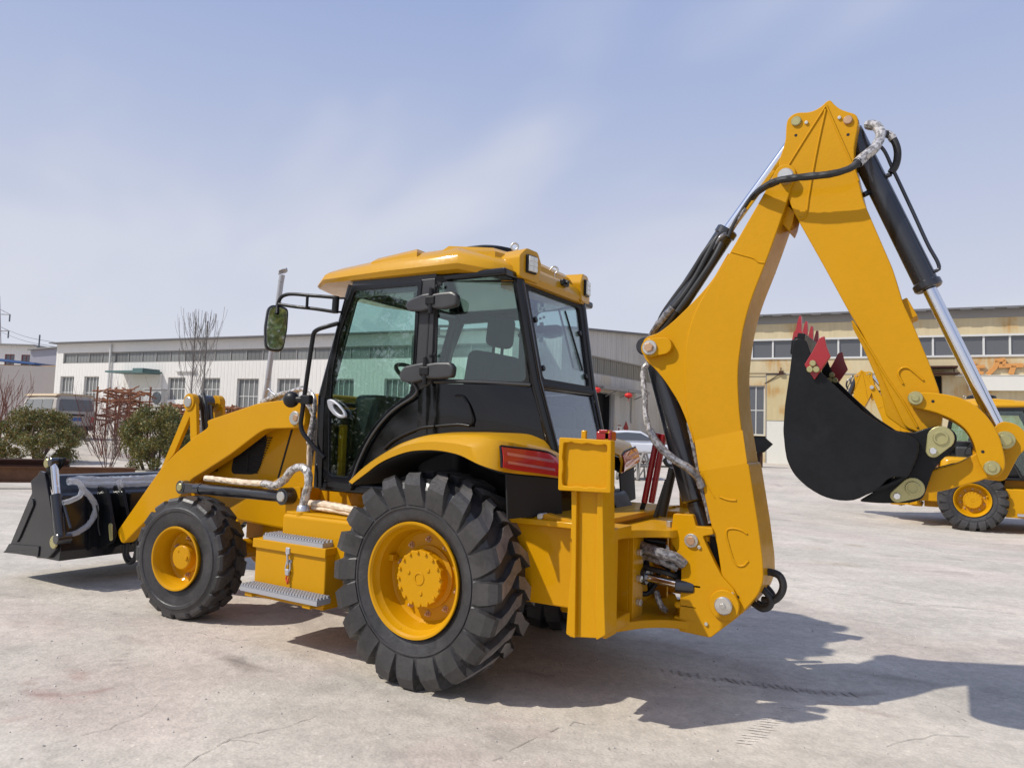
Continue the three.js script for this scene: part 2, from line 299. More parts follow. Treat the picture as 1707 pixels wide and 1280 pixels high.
function wheel(kind, x, y, z, side, steer) {
  const w = new THREE.Group(); w.name = kind === 'rear' ? 'rear_wheel' : 'front_wheel'; w.position.set(x, y, z * side); w.rotation.y = steer * side; loader.add(w);
  const q = side > 0 ? (g) => g : (g) => mir([g].flat(9));
  const nut = (r, n, z0, a0) => { for (let k = 0; k < n; k++) { const a = a0 + k * 2 * Math.PI / n, cx = r * Math.cos(a), cy = r * Math.sin(a); part('wheel_nut', q([hex(cx, cy, z0, z0 + 0.016, 0.0145), disc(cx, cy, z0 - 0.004, z0 + 0.004, 0.021), disc(cx, cy, z0, z0 + 0.03, 0.008)]), M.pinHead, w); } };
  if (kind === 'rear') {
    part('tyre', q(tyreRear), M.rubber, w);
    part('rim', q([lathe([[0.30, -0.20], [0.335, -0.205], [0.352, -0.195], [0.352, -0.185], [0.334, -0.17], [0.325, -0.1], [0.29, 0.02], [0.0, 0.02], [0, 0.034], [0.272, 0.034], [0.288, 0.05], [0.300, 0.10], [0.306, 0.15], [0.322, 0.172], [0.328, 0.195], [0.340, 0.207], [0.352, 0.209], [0.355, 0.200], [0.350, 0.192], [0.335, 0.18], [0.332, 0.16], [0.318, 0.0]], 96),
      box(-0.285, -0.245, 0.075, 0.115, 0.05, 0.10, 0.006)]), M.yellow, w);
    const hubPts = []; for (let k = 0; k < 64; k++) { const a = k * Math.PI / 32, rr = 0.172 + 0.007 * Math.max(0, Math.cos(a * 16)); hubPts.push([rr * Math.cos(a), rr * Math.sin(a)]); }
    part('hub', q([lathe([[0, 0.03], [0.195, 0.03], [0.195, 0.05], [0.17, 0.06], [0.164, 0.10], [0, 0.10]], 64), plate(hubPts, 0.10, 0.132, { r: 0, b: 0.004 }), ring(0, 0, 0.131, 0.136, 0.03, 0.042),
      ...Array.from({ length: 16 }, (_, k) => hex(0.160 * Math.cos(k * Math.PI / 8 + 0.1), 0.160 * Math.sin(k * Math.PI / 8 + 0.1), 0.13, 0.143, 0.010)), ...[0, 1, 2].map((k) => disc(0.09 * Math.cos(k * 2.1 + 0.7), 0.09 * Math.sin(k * 2.1 + 0.7), 0.13, 0.138, 0.013))]), M.yellow, w);
    nut(0.232, 10, 0.036, 0.35);
  } else {
    part('tyre', q(tyreFront), M.rubber, w);
    part('rim', q([lathe([[0.20, -0.15], [0.242, -0.16], [0.255, -0.15], [0.236, -0.13], [0.225, -0.05], [0.205, 0.0], [0, 0.0], [0, 0.014], [0.186, 0.014], [0.200, 0.026], [0.206, 0.07], [0.216, 0.10], [0.224, 0.115], [0.230, 0.150], [0.240, 0.164], [0.252, 0.166], [0.256, 0.158], [0.250, 0.150], [0.236, 0.14], [0.232, 0.11], [0.222, 0.02]], 80)]), M.yellow, w);
    part('hub', q([lathe([[0, 0.01], [0.13, 0.01], [0.128, 0.035], [0.106, 0.045], [0.098, 0.092], [0.088, 0.100], [0, 0.103]], 56), disc(0.062, 0.004, 0.095, 0.112, 0.016), disc(-0.03, 0.05, 0.098, 0.106, 0.009)]), M.yellow, w);
    nut(0.150, 6, 0.018, 0.55);
  }
}
for (const s of [1, -1]) { wheel('rear', 0, 0.655, 0.866, s, 0); wheel('front', -2.52, 0.487, 0.825, s, 0.14 * s); }

// ---- chassis, axles, hood
part('chassis', [box(-3.12, -0.4, 0.80, 1.12, -0.40, 0.40), box(-3.30, -3.08, 0.72, 1.25, -0.36, 0.36), box(-0.7, 1.0, 0.62, 0.98, -0.34, 0.34), box(-1.5, -0.7, 0.62, 0.82, -0.38, 0.38)], M.yellow, loader);
part('front_axle', [rod([-2.52, 0.487, -0.66], [-2.52, 0.487, 0.66], 0.085), rod([-2.52, 0.487, -0.14], [-2.52, 0.487, 0.14], 0.17, 0.17, 28), rod([-2.52, 0.487, 0.56], [-2.52, 0.487, 0.72], 0.12), rod([-2.52, 0.487, -0.56], [-2.52, 0.487, -0.72], 0.12), box(-2.68, -2.36, 0.55, 0.85, -0.16, 0.16),
  rod([-2.33, 0.50, -0.6], [-2.33, 0.50, 0.6], 0.028), box(-2.25, -2.0, 0.48, 0.78, 0.10, 0.34), rod([-2.1, 0.78, 0.30], [-2.1, 0.52, 0.30], 0.045)], M.yellow, loader);
part('rear_axle', [rod([0, 0.655, -0.8], [0, 0.655, 0.8], 0.11), rod([0, 0.655, -0.2], [0, 0.655, 0.2], 0.22, 0.22, 28)], M.yellow, loader);
const hood = part('engine_hood', [plate([[-1.468,1.847],[-1.701,1.848],[-1.753,1.789],[-1.983,1.677],[-2.511,1.554],[-3.002,1.434],[-3.181,1.108],[-3.117,0.915],[-2.463,0.739],[-1.96,0.724],[-1.39,0.712]], -0.42, 0.42, { r: 0.05, b: 0.02 })], M.yellow, loader);
part('grille', [plate([[-2.169,1.51],[-2.155,1.429],[-2.215,1.238],[-2.256,1.169],[-2.316,1.151],[-2.569,1.142],[-2.596,1.172],[-2.573,1.284],[-2.513,1.328],[-2.301,1.429]], 0.416, 0.426, { r: 0.03, b: 0.003 }),
  ...Array.from({ length: 15 }, (_, k) => { const y = 1.165 + k * 0.0215, x0 = lerp(-2.555, -2.28, sst(5, 15, k)), x1 = -2.24 + 0.011 * k; return box(x0, x1, y, y + 0.008, 0.424, 0.434, 0.002); }), box(-2.38, -2.365, 1.17, 1.45, 0.424, 0.437, 0.002)], M.dark, hood);
part('panel_gap', [plate([[-1.864,1.548],[-1.842,1.549],[-1.978,1.14],[-2,1.138]], 0.4205, 0.4225, { r: 0, b: 0 })], M.dark, hood);
{
  const e = [[-3.029,1.823,-0.25],[-2.993,2.039,-0.25],[-2.97,2.081,-0.25],[-2.878,3.012,-0.25],[-2.866,3.084,-0.25]], x = part('exhaust_pipe', [rod(e[0], e[1], 0.024), rod(e[1], e[3], 0.027), rod(e[3], e[4], 0.028), tube([[-3.009,1.901,-0.25],[-2.976,1.937,-0.25],[-2.921,1.901,-0.25],[-2.84,1.871,-0.25]], 0.013)], M.grey, loader);
  part('rain_cap', [rod([e[4][0] - 0.05, e[4][1] + 0.012, e[4][2]], [e[4][0] + 0.06, e[4][1] + 0.055, e[4][2]], 0.012), disc(0, 0, -0.005, 0.005, 0.045).rotateX(Math.PI / 2).rotateZ(0.38).translate(e[4][0] + 0.01, e[4][1] + 0.035, e[4][2])], M.grey, x);
}

// ---- loader arms
const armPts = [[-3.929,0.49],[-3.944,0.534],[-3.335,1.144],[-3.135,1.293],[-2.842,1.468],[-2.674,1.546],[-2.703,1.592],[-2.68,1.608],[-2.047,1.757],[-1.705,1.787],[-1.553,1.773],[-1.496,1.721],[-1.487,1.599],[-1.518,1.566],[-1.934,1.547],[-2.026,1.511],[-2.358,1.325],[-2.663,1.179],[-2.871,1.084],[-3.009,0.928],[-3.174,0.82],[-3.521,0.656],[-3.85,0.414]];
for (const [i, arm] of both('loader_arm', [plate(armPts, 0.52, 0.62, { r: 0.05, b: 0.008 })], M.yellow, loader).entries()) {
  const f = i ? (g) => mir([g].flat(9)) : (g) => g;
  const legA = [[-3.342,1.127],[-3.012,1.715],[-2.923,1.689],[-3.153,1.293]], legB = [[-3.009,1.774],[-2.908,1.796],[-2.868,1.732],[-2.831,1.448],[-2.921,1.413],[-2.954,1.657]];
  const boss = [[-2.965,1.764]][0];
  for (const dz of [0, -0.27]) {
    const geo = [plate(legA, 0.58 + dz, 0.615 + dz, { r: 0.01 }), plate(legB, 0.585 + dz, 0.618 + dz, { r: 0.03 }), ring(boss[0], boss[1], 0.57 + dz, 0.63 + dz, 0, 0.075)];
    part('arm_bracket', f(geo), M.yellow, arm);
  }
  part('pin', f([disc(boss[0], boss[1], 0.60, 0.645, 0.048)]), M.zinc, arm);
  part('pin_ring', f([disc([[-1.591,1.64]][0][0], [[-1.591,1.64]][0][1], 0.60, 0.645, 0.055)]), M.zinc, arm);
  part('pin', f([ring([[-1.568,1.64]][0][0], [[-1.568,1.64]][0][1], 0.64, 0.655, 0, 0.026)]), M.pinHead, arm);
  const b = boss, c = [b[0] + 0.10, b[1] - 0.42];
  const tc = part('tilt_cylinder', f([rod([b[0], b[1] + 0.04, 0.46], [c[0] + 0.05, c[1] - 0.2, 0.46], 0.055), rod([b[0], b[1], 0.40], [b[0], b[1], 0.53], 0.07)]), M.cyl, loader);
  part('hose', f([tube([[b[0] + 0.02, b[1] + 0.08, 0.5], [b[0] + 0.1, b[1] - 0.05, 0.52], [b[0] + 0.14, b[1] - 0.3, 0.5], [b[0] + 0.3, b[1] - 0.5, 0.45]], 0.018)]), M.hose, tc);
  const L = [[-2.887,1.018,0.68],[-2.711,1.019,0.68],[-1.646,1.028,0.68],[-1.585,1.033,0.68]];
  const lc = part('lift_cylinder', f([rod(L[1], L[2], 0.047), ring(L[0][0], L[0][1], 0.645, 0.715, 0, 0.058), ring(L[3][0], L[3][1], 0.63, 0.73, 0.0, 0.066), box(L[0][0], L[1][0] + 0.03, L[0][1] - 0.04, L[0][1] + 0.04, 0.65, 0.71, 0.012), ring(0, 0, -0.012, 0.012, 0.04, 0.053).rotateY(Math.PI / 2).translate(L[1][0] + 0.08, L[1][1], 0.68)]), M.cyl, loader);
  part('cylinder_rod', f([rod([L[0][0] + 0.05, L[0][1], 0.68], [L[1][0] + 0.06, L[1][1], 0.68], 0.026)]), M.chrome, lc);
  part('pin', f([disc(L[3][0], L[3][1], 0.72, 0.745, 0.042)]), M.zinc, lc);
  part('pin', f([disc(L[0][0], L[0][1], 0.70, 0.725, 0.036)]), M.brass, lc);
  part('lift_lug', f([plate([[L[3][0] - 0.06, L[3][1] - 0.16], [L[3][0] + 0.1, L[3][1] - 0.16], [L[3][0] + 0.1, L[3][1] + 0.08], [L[3][0] - 0.06, L[3][1] + 0.05]], 0.40, 0.632, { r: 0.04 })]), M.yellow, lc);
}
part('arm_crosstube', [rod([-3.35, 0.98, -0.53], [-3.35, 0.98, 0.53], 0.07)], M.yellow, loader);
// hoses wrapped in silver film and tan tape round the loader tower
part('wrapped_hose', [crumple([[-2.562,1.115,0.7],[-2.341,1.113,0.7],[-2.051,1.112,0.72],[-1.774,1.12,0.73]], 0.024, 0.008, 3)], M.tan, loader);
part('wrapped_hose', [crumple([[-1.802,1.118,0.73],[-1.651,1.114,0.74],[-1.525,1.169,0.76],[-1.44,1.242,0.77],[-1.327,1.27,0.78],[-1.25,1.243,0.79],[-1.221,1.166,0.8],[-1.246,1.068,0.8],[-1.266,0.996,0.8]], 0.030, 0.010, 4)], M.foil, loader);
part('wrapped_hose', [crumple([[-2.15,1.773,0.5],[-2.032,1.803,0.5],[-1.918,1.838,0.5],[-1.79,1.858,0.5],[-1.657,1.875,0.52],[-1.527,1.853,0.55],[-1.444,1.799,0.58],[-1.42,1.667,0.6],[-1.422,1.531,0.62],[-1.435,1.442,0.62]], 0.020, 0.008, 5), crumple([[-2.149,1.765,0.45],[-2.018,1.811,0.45],[-1.821,1.861,0.46],[-1.727,1.889,0.47],[-1.671,1.894,0.47]], 0.018, 0.008, 6), crumple([[-1.527,1.778,0.62],[-1.471,1.75,0.62],[-1.428,1.676,0.6],[-1.417,1.607,0.58],[-1.426,1.443,0.58],[-1.444,1.325,0.58]], 0.018, 0.007, 7)], M.foil, loader);
part('wrapped_hose', [crumple([[-1.43,1.452,0.62],[-1.431,1.387,0.62],[-1.424,1.28,0.62],[-1.435,1.164,0.62],[-1.415,1.006,0.64]], 0.016, 0.004, 8), crumple([[-1.424,1.35,0.6],[-1.425,1.28,0.6],[-1.443,1.163,0.6],[-1.419,1.027,0.62]], 0.014, 0.004, 9)], M.tan, loader);
part('wrapped_hose', [crumple([[-1.356,1,0.7],[-1.245,1.001,0.72],[-1.112,1.008,0.74],[-0.959,1.004,0.76],[-0.718,0.991,0.78]], 0.028, 0.010, 10), crumple([[-1.234,0.972,0.74],[-1.059,0.975,0.76],[-0.773,0.966,0.78]], 0.014, 0.005, 11)], M.tan, loader);

// ---- tank, tool box, steps
const tank = part('fuel_tank', [box(-1.42, -0.58, 0.62, 0.93, 0.42, 0.86, 0.03), box(-1.40, -0.70, 0.925, 0.945, 0.44, 0.84, 0.008), rod([[-1.259,0.909,0.8]][0], [[-1.262,0.952,0.8]][0], 0.055)], M.yellow, loader);
part('filler_cap', [rod([[-1.262,0.948,0.8]][0], [[-1.266,0.996,0.8]][0], 0.05, 0.042)], M.silver, tank);
const tb = part('tool_box', [box(-1.585, -0.86, 0.335, 0.70, 0.58, 0.945, 0.01), plate([[0.565, 0.74], [0.965, 0.74], [0.965, 0.675], [0.953, 0.675], [0.953, 0.69], [0.565, 0.69]], -0.375, 0.375, { r: 0.006, b: 0.003 }).rotateY(-Math.PI / 2).translate(-1.2225, 0, 0)], M.yellow, loader);
part('latch', [box(-1.235, -1.195, 0.665, 0.712, 0.96, 0.974, 0.005), box(-1.24, -1.19, 0.60, 0.625, 0.944, 0.955, 0.003), rod([-1.215, 0.67, 0.972], [-1.215, 0.59, 0.962], 0.008), tube([[-1.232, 0.61, 0.957], [-1.236, 0.55, 0.962], [-1.215, 0.535, 0.965], [-1.194, 0.55, 0.962], [-1.198, 0.61, 0.957]], 0.006), box(-1.232, -1.198, 0.515, 0.56, 0.95, 0.972, 0.006)], M.silver, tb);
part('key', [tube([[-1.215, 0.52, 0.962], [-1.222, 0.49, 0.966], [-1.208, 0.47, 0.966], [-1.212, 0.455, 0.962]], 0.006), box(-1.208, -1.20, 0.455, 0.50, 0.957, 0.966, 0.002)], M.orange, tb);
function step(x0, x1, y, z0, z1) {
  const w = x1 - x0, n = Math.round(w / 0.028), geo = [box(x0, x1, y - 0.05, y - 0.012, z1 - 0.006, z1, 0.002), box(x0, x1, y - 0.05, y - 0.012, z0, z0 + 0.006, 0.002), box(x0, x0 + 0.006, y - 0.05, y - 0.012, z0, z1, 0.002), box(x1 - 0.006, x1, y - 0.05, y - 0.012, z0, z1, 0.002), flat(x0 + 0.003, x1 - 0.003, y - 0.018, y - 0.012, z0, z1)];
  const rows = Math.max(3, Math.round((z1 - z0) / 0.035));
  for (let j = 0; j < rows; j++) for (let k = 0; k < n; k++) {   // raised serrated teeth of the grating
    const z = z0 + (j + 0.5) * (z1 - z0) / rows, x = x0 + (k + 0.5) * w / n;
    geo.push(flat(x - 0.008, x + 0.008, y - 0.012, y + 0.002, z - 0.009, z + 0.009));
  }
  return geo;
}
part('step', step(-1.575, -0.79, 0.430, 0.95, 1.075), M.grey, loader);
part('step', step(-1.50, -0.885, 0.785, 0.80, 0.955), M.grey, loader);
part('step_bracket', [box(-1.54, -1.46, 0.345, 0.378, 0.7, 1.06), box(-0.95, -0.87, 0.345, 0.378, 0.7, 1.06), box(-1.57, -0.87, 0.315, 0.345, 0.60, 0.94)], M.yellow, loader);
part('step', mir([...step(-1.575, -0.79, 0.430, 0.95, 1.075)]), M.grey, loader);
part('battery_box', mir([box(-1.585, -0.58, 0.335, 0.93, 0.45, 0.945, 0.02)]), M.yellow, loader);

// ---- cab
const cab = part('cab', [
  box(-1.22, 0.50, 1.10, 1.17, -0.69, 0.69, 0.02),                                              // floor
  box(-1.25, -1.18, 1.10, 1.72, -0.68, 0.68, 0.02),                                             // dash wall
  box(-1.0, 0.36, 2.60, 2.655, -0.68, 0.68, 0.02),                                              // roof lining
  ...[1, -1].flatMap((s) => [rod([-1.235, 1.80, 0.675 * s], [-0.99, 2.64, 0.665 * s], 0.045), rod([-1.235, 1.12, 0.675 * s], [-1.235, 1.82, 0.675 * s], 0.045),
    rod([0.47, 1.90, 0.428 * s], [0.335, 2.63, 0.478 * s], 0.042), rod([0.60, 1.45, 0.39 * s], [0.47, 1.92, 0.428 * s], 0.042)]),
  rod([-0.99, 2.62, -0.66], [-0.99, 2.62, 0.66], 0.04), rod([0.335, 2.62, -0.48], [0.335, 2.62, 0.48], 0.045), rod([0.475, 1.895, -0.44], [0.475, 1.895, 0.44], 0.035), box(0.55, 0.62, 1.05, 1.50, -0.42, 0.42, 0.02)], M.black, loader);
const lipLow = resample([[-0.512,1.213,1.08],[-0.482,1.234,1.08],[-0.391,1.29,1.08],[-0.288,1.356,1.08],[-0.166,1.407,1.08],[-0.042,1.442,1.08],[0.062,1.454,1.08],[0.159,1.457,1.08],[0.254,1.45,1.08],[0.351,1.433,1.08],[0.504,1.376,1.075],[0.59,1.348,1.02],[0.629,1.332,0.88],[0.663,1.317,0.69],[0.692,1.298,0.5]], 48);
const lipTop = resample([[-0.552,1.221,1.045],[-0.496,1.275,1.045],[-0.385,1.351,1.045],[-0.247,1.426,1.045],[-0.14,1.476,1.045],[-0.026,1.51,1.045],[0.073,1.528,1.045],[0.16,1.534,1.045],[0.278,1.537,1.045],[0.414,1.538,1.04],[0.55,1.521,1],[0.611,1.503,0.88],[0.642,1.482,0.73],[0.664,1.46,0.6],[0.683,1.43,0.49]], 48);
both('side_panel', [plate([...[[-0.843,1.237],[-0.813,1.32],[-0.735,1.461],[-0.651,1.57],[-0.534,1.679],[-0.434,1.743],[-0.325,1.797],[-0.29,1.834],[-0.303,1.892]], [-0.20, 1.895], [-0.20, 1.47], ...lipTop.filter((p) => p[0] < -0.22).reverse().map((p) => [p[0], p[1] - 0.02])], 0.655, 0.695, { r: 0.02 }),
  (() => {                                                        // the rear quarter curves inwards from the door post to the rear corner
    const plan2 = resample([[-0.30, 0, 0.700], [-0.20, 0, 0.699], [-0.05, 0, 0.668], [0.15, 0, 0.590], [0.34, 0, 0.500], [0.485, 0, 0.425]], 26);
    return sheet([0, 0.25, 0.5, 0.75, 1].map((t) => plan2.map(([x, , z]) => { const k = sst(-0.2, 0.45, x); return [x + k * 0.125 * t, 1.893 - 0.43 * t, z - 0.03 * k * t + 0.022 * Math.sin(Math.PI * (0.15 + 0.85 * t)) * (0.3 + 0.7 * k)]; })), 0.02);
  })()], M.black, cab);both('pillar_foot', [plate([[-0.418,1.889],[-0.177,1.912],[-0.166,1.689],[-0.375,1.687],[-0.433,1.762]], 0.62, 0.652, { r: 0.01 })], M.black, cab);
both('panel_moulding', [tube([[-0.588,1.436,0.705],[-0.509,1.494,0.705],[-0.377,1.552,0.705],[-0.247,1.592,0.705],[-0.15,1.602,0.705]], 0.011), tube([[-0.162,1.602,0.69],[-0.056,1.613,0.69],[0.057,1.619,0.69],[0.129,1.612,0.69]], 0.010), tube([[0.109,1.613,0.66],[0.126,1.645,0.66],[0.109,1.712,0.66],[0.072,1.78,0.66],[0.037,1.812,0.66],[-0.062,1.804,0.66],[-0.188,1.779,0.66],[-0.317,1.745,0.66],[-0.448,1.677,0.66],[-0.553,1.591,0.66],[-0.631,1.49,0.66]], 0.008)], M.plastic, cab);
both('pillar', [plate([...[[-0.298,2.622],[-0.334,2.396],[-0.349,2.06],[-0.351,1.893],[-0.311,1.843],[-0.27,1.859]], [-0.19, 1.895], [-0.19, 2.62], [-0.30, 2.62]], 0.685, 0.712, { r: 0.01 }), plate([[-1.0, 2.545], [-0.19, 2.55], [-0.19, 2.67], [-0.97, 2.67]], 0.66, 0.70, { r: 0.01 })], M.hinge, cab);
both('seal', [plate([[-0.234,2.379],[-0.223,2.379],[-0.233,2.056],[-0.244,2.056]], 0.712, 0.715, { r: 0, b: 0 })], M.seal, cab);
const doorOuter = [[-0.957,2.631],[-1.106,2.283],[-1.168,2.004],[-1.183,1.675],[-1.156,1.189],[-1.124,1.173],[-0.882,1.166],[-0.841,1.255],[-0.81,1.329],[-0.732,1.47],[-0.648,1.579],[-0.532,1.687],[-0.431,1.75],[-0.333,1.801],[-0.298,1.842],[-0.327,1.892],[-0.325,2.058],[-0.316,2.393],[-0.295,2.611]];
const doorHole = [[-0.93,2.589],[-1.062,2.277],[-1.117,1.99],[-1.127,1.675],[-1.104,1.245],[-1.078,1.224],[-0.909,1.221],[-0.873,1.296],[-0.842,1.362],[-0.763,1.499],[-0.672,1.612],[-0.555,1.716],[-0.454,1.776],[-0.366,1.83],[-0.353,1.892],[-0.351,2.059],[-0.348,2.395],[-0.336,2.58]];
for (const s of [1, -1]) {
  const f = s > 0 ? (g) => g : (g) => mir([g].flat(9));
  const door = part('door', f([plate(doorOuter, 0.695, 0.72, { r: 0.02, b: 0.005, holes: [doorHole.slice().reverse()], hr: 0.02 })]), M.black, loader);
  part('door_glass', f([plate(doorHole, 0.703, 0.708, { r: 0.02, b: 0 })]), M.glass, door);
  part('door_seal', f([tube([...doorOuter.slice(6, 16)].map((p) => [p[0], p[1], 0.722]), 0.010)]), M.hinge, door);
  part('door_edge', f([plate([[-1.121,1.213],[-0.88,1.205],[-0.842,1.263],[-0.854,1.177],[-0.886,1.123],[-1.11,1.139]], 0.68, 0.717, { r: 0.008 })]), M.plastic, door);
  const H = [[-1.13,1.75],[-1.138,1.777],[-1.108,1.786],[-1.064,1.777],[-1.001,1.738],[-0.943,1.685],[-0.935,1.655],[-0.965,1.646],[-1.007,1.645],[-1.07,1.675],[-1.116,1.715]], Hi = [[-1.075,1.751],[-1.031,1.742],[-0.98,1.703],[-0.96,1.672],[-0.99,1.667],[-1.034,1.689],[-1.067,1.72]];
  part('door_handle', f([plate(H, 0.72, 0.745, { r: 0.02, b: 0.008, holes: [Hi.slice().reverse()] })]), M.silver, door);
  part('door_handle', f([plate(Hi, 0.718, 0.728, { r: 0.01 })]), M.dark, door);
  for (const [L, R, K] of [[[[-0.4,2.432],[-0.359,2.472],[-0.255,2.502],[-0.162,2.507],[-0.157,2.4],[-0.244,2.385],[-0.365,2.392]], [[-0.167,2.495],[-0.096,2.502],[0.004,2.502],[0.049,2.475],[0.042,2.403],[-0.066,2.386],[-0.162,2.4]], [[-0.211,2.453]][0]], [[[-0.423,1.964],[-0.382,2.009],[-0.267,2.027],[-0.19,2.033],[-0.184,1.919],[-0.297,1.896],[-0.409,1.906]], [[-0.195,2.021],[-0.099,2.031],[0.011,2.028],[0.042,1.992],[0.03,1.928],[-0.093,1.918],[-0.19,1.923]], [[-0.238,1.973]][0]]]) {
    const hg = part('door_hinge', f([plate(L, 0.735, 0.775, { r: 0.02, b: 0.012 }), plate(R, 0.725, 0.78, { r: 0.02, b: 0.014 })]), M.hinge, door);
    part('hinge_knuckle', f([rod([K[0] + 0.04, K[1] - 0.09, 0.77], [K[0] + 0.04, K[1] + 0.08, 0.77], 0.018), box(K[0], K[0] + 0.08, K[1] - 0.03, K[1] + 0.03, 0.71, 0.79, 0.01), ...[-0.03, 0.02, 0.055].map((d) => hex(K[0] + 0.03 + d, K[1] + 0.10 + d * 0.3, 0.72, 0.735, 0.012))]), M.plastic, hg);
  }
  // angled rear side window
  const O2 = [-0.2, 1.9, 0.70 ], U2 = [0.68, 0, -0.26], hole2 = [[0.035, 0.03], [0.66, 0.018], [0.60, 0.66], [0.56, 0.69], [0.05, 0.70], [0.03, 0.66]];
  const sw = part('side_window_frame', f([panel(O2, U2, [0, 1, 0], [[0.0, -0.002], [0.705, -0.002], [0.59, 0.74], [0.0, 0.745]], -0.02, 0.004, { r: 0.03, holes: [hole2.slice().reverse()], hr: 0.05 })]), M.seal, loader);
  part('side_window_glass', f([panel(O2, U2, [0, 1, 0], hole2, -0.008, -0.003, { r: 0.05, b: 0 })]), M.glass, sw);
  part('window_trim', f([tube([[-0.17, 1.905, 0.70], [0.1, 1.908, 0.598], [0.45, 1.895, 0.462]], 0.012)]), M.hinge, sw);
}
const O3 = [0.48, 1.9, 0], W3 = [-0.14, 0.72, 0], hole3 = [[-0.36, 0.045], [0.36, 0.045], [0.40, 0.655], [0.36, 0.675], [-0.36, 0.675], [-0.40, 0.655]];
const rw = part('rear_window_frame', [panel(O3, [0, 0, 1], W3, [[-0.42, 0.0], [0.42, 0.0], [0.468, 0.735], [-0.468, 0.735]], -0.02, 0.01, { r: 0.02, holes: [hole3.slice().reverse()], hr: 0.03 }), rod([0.49, 1.90, -0.42], [0.49, 1.90, 0.42], 0.024)], M.seal, loader);
part('rear_window_glass', [panel(O3, [0, 0, 1], W3, hole3, -0.004, 0.001, { r: 0.03, b: 0 })], M.glassRear, rw);
for (const z of [-0.33, 0.33]) for (const v of [0.12, 0.46]) part('glass_knob', [panel(O3, [0, 0, 1], W3, Array.from({ length: 14 }, (_, k) => [z * (1 + 0.1 * v) + 0.02 * Math.cos(k * 0.449), v + 0.02 * Math.sin(k * 0.449)]), -0.024, 0.0, { r: 0, b: 0.004 })], M.plastic, rw);
part('wiper', [tube([[0.35, 2.50, -0.1], [0.37, 2.42, -0.11], [0.44, 2.07, -0.18]], 0.008), rod([0.46, 2.06, -0.30], [0.37, 2.50, -0.16], 0.007)], M.plastic, rw);
const hole4 = [[-0.375, -0.375], [0.375, -0.375], [0.395, -0.03], [-0.395, -0.03]];
const lw = part('lower_window_frame', [panel([0.48, 1.9, 0], [0, 0, 1], [-0.12, 0.40, 0], [[-0.395, -0.42], [0.395, -0.42], [0.43, 0.0], [-0.43, 0.0]], -0.012, 0.01, { r: 0.01, holes: [hole4.slice().reverse()], hr: 0.02 })], M.silver, loader);
part('lower_window_glass', [panel([0.48, 1.9, 0], [0, 0, 1], [-0.12, 0.40, 0], hole4, -0.004, 0.001, { r: 0.02, b: 0 })], M.glassRear, lw);
const OF = [-1.255, 1.74, 0], WF = [0.27, 0.90, 0], holeF = [[-0.60, 0.03], [0.60, 0.03], [0.60, 0.86], [-0.60, 0.86]];
const ws = part('windscreen_frame', [panel(OF, [0, 0, 1], WF, [[-0.66, 0.0], [0.66, 0.0], [0.66, 0.92], [-0.66, 0.92]], -0.01, 0.02, { r: 0.03, holes: [holeF.slice().reverse()], hr: 0.05 })], M.seal, loader);
part('windscreen_glass', [panel(OF, [0, 0, 1], WF, holeF, 0.003, 0.008, { r: 0.05, b: 0 })], M.glass, ws);

// ---- cab interior
const sx = -0.30;
const seat = part('seat', [box(sx - 0.42, sx + 0.10, 1.58, 1.72, -0.26, 0.26, 0.06), box(-0.12, 0.12, 0, 0.50, -0.24, 0.24, 0.06).rotateZ(-0.15).translate(sx + 0.10, 1.68, 0), box(-0.06, 0.07, 0, 0.24, -0.13, 0.13, 0.05).rotateZ(-0.10).translate(sx + 0.19, 2.22, 0), box(sx - 0.35, sx + 0.05, 1.17, 1.58, -0.2, 0.2, 0.04), rod([sx + 0.18, 2.12, -0.06], [sx + 0.19, 2.26, -0.06], 0.012), rod([sx + 0.18, 2.12, 0.06], [sx + 0.19, 2.26, 0.06], 0.012), box(sx - 0.3, sx + 0.1, 1.72, 1.77, 0.25, 0.32, 0.02), box(sx - 0.3, sx + 0.1, 1.72, 1.77, -0.32, -0.25, 0.02)], M.seat, loader);
part('steering_wheel', [new THREE.TorusGeometry(0.2, 0.017, 10, 36).rotateX(Math.PI / 2).rotateZ(-0.6).translate(-0.88, 2.0, 0), rod([-0.88, 2.0, 0], [-0.98, 1.70, 0], 0.035), rod([-0.98, 1.72, 0], [-1.1, 1.17, 0], 0.06, 0.09), rod([-0.88, 2.0, -0.19], [-0.88, 2.0, 0.19], 0.014)], M.interior, loader);
part('console', [box(-1.16, 0.30, 1.17, 1.80, -0.66, -0.44, 0.05), box(-1.2, -0.95, 1.17, 1.84, -0.62, 0.40, 0.05), box(-0.92, -0.80, 1.17, 1.60, -0.3, 0.3, 0.03), box(-0.52, -0.44, 1.85, 2.02, -0.60, -0.50, 0.03), box(-0.62, -0.40, 1.80, 1.88, -0.66, -0.46, 0.03), box(0.32, 0.47, 1.17, 1.62, -0.38, 0.38, 0.04), box(-0.35, 0.0, 1.17, 1.48, 0.45, 0.64, 0.05), rod([-0.3, 1.66, -0.5], [-0.36, 1.85, -0.5], 0.012), rod([-0.1, 1.66, -0.5], [-0.13, 1.86, -0.48], 0.012), box(-0.4, -0.33, 1.83, 1.9, -0.53, -0.47, 0.02)], M.interior, loader);
part('stanchion', [box(-1.165, -1.115, 1.17, 1.60, 0.53, 0.58, 0.01)], M.yellow, loader);

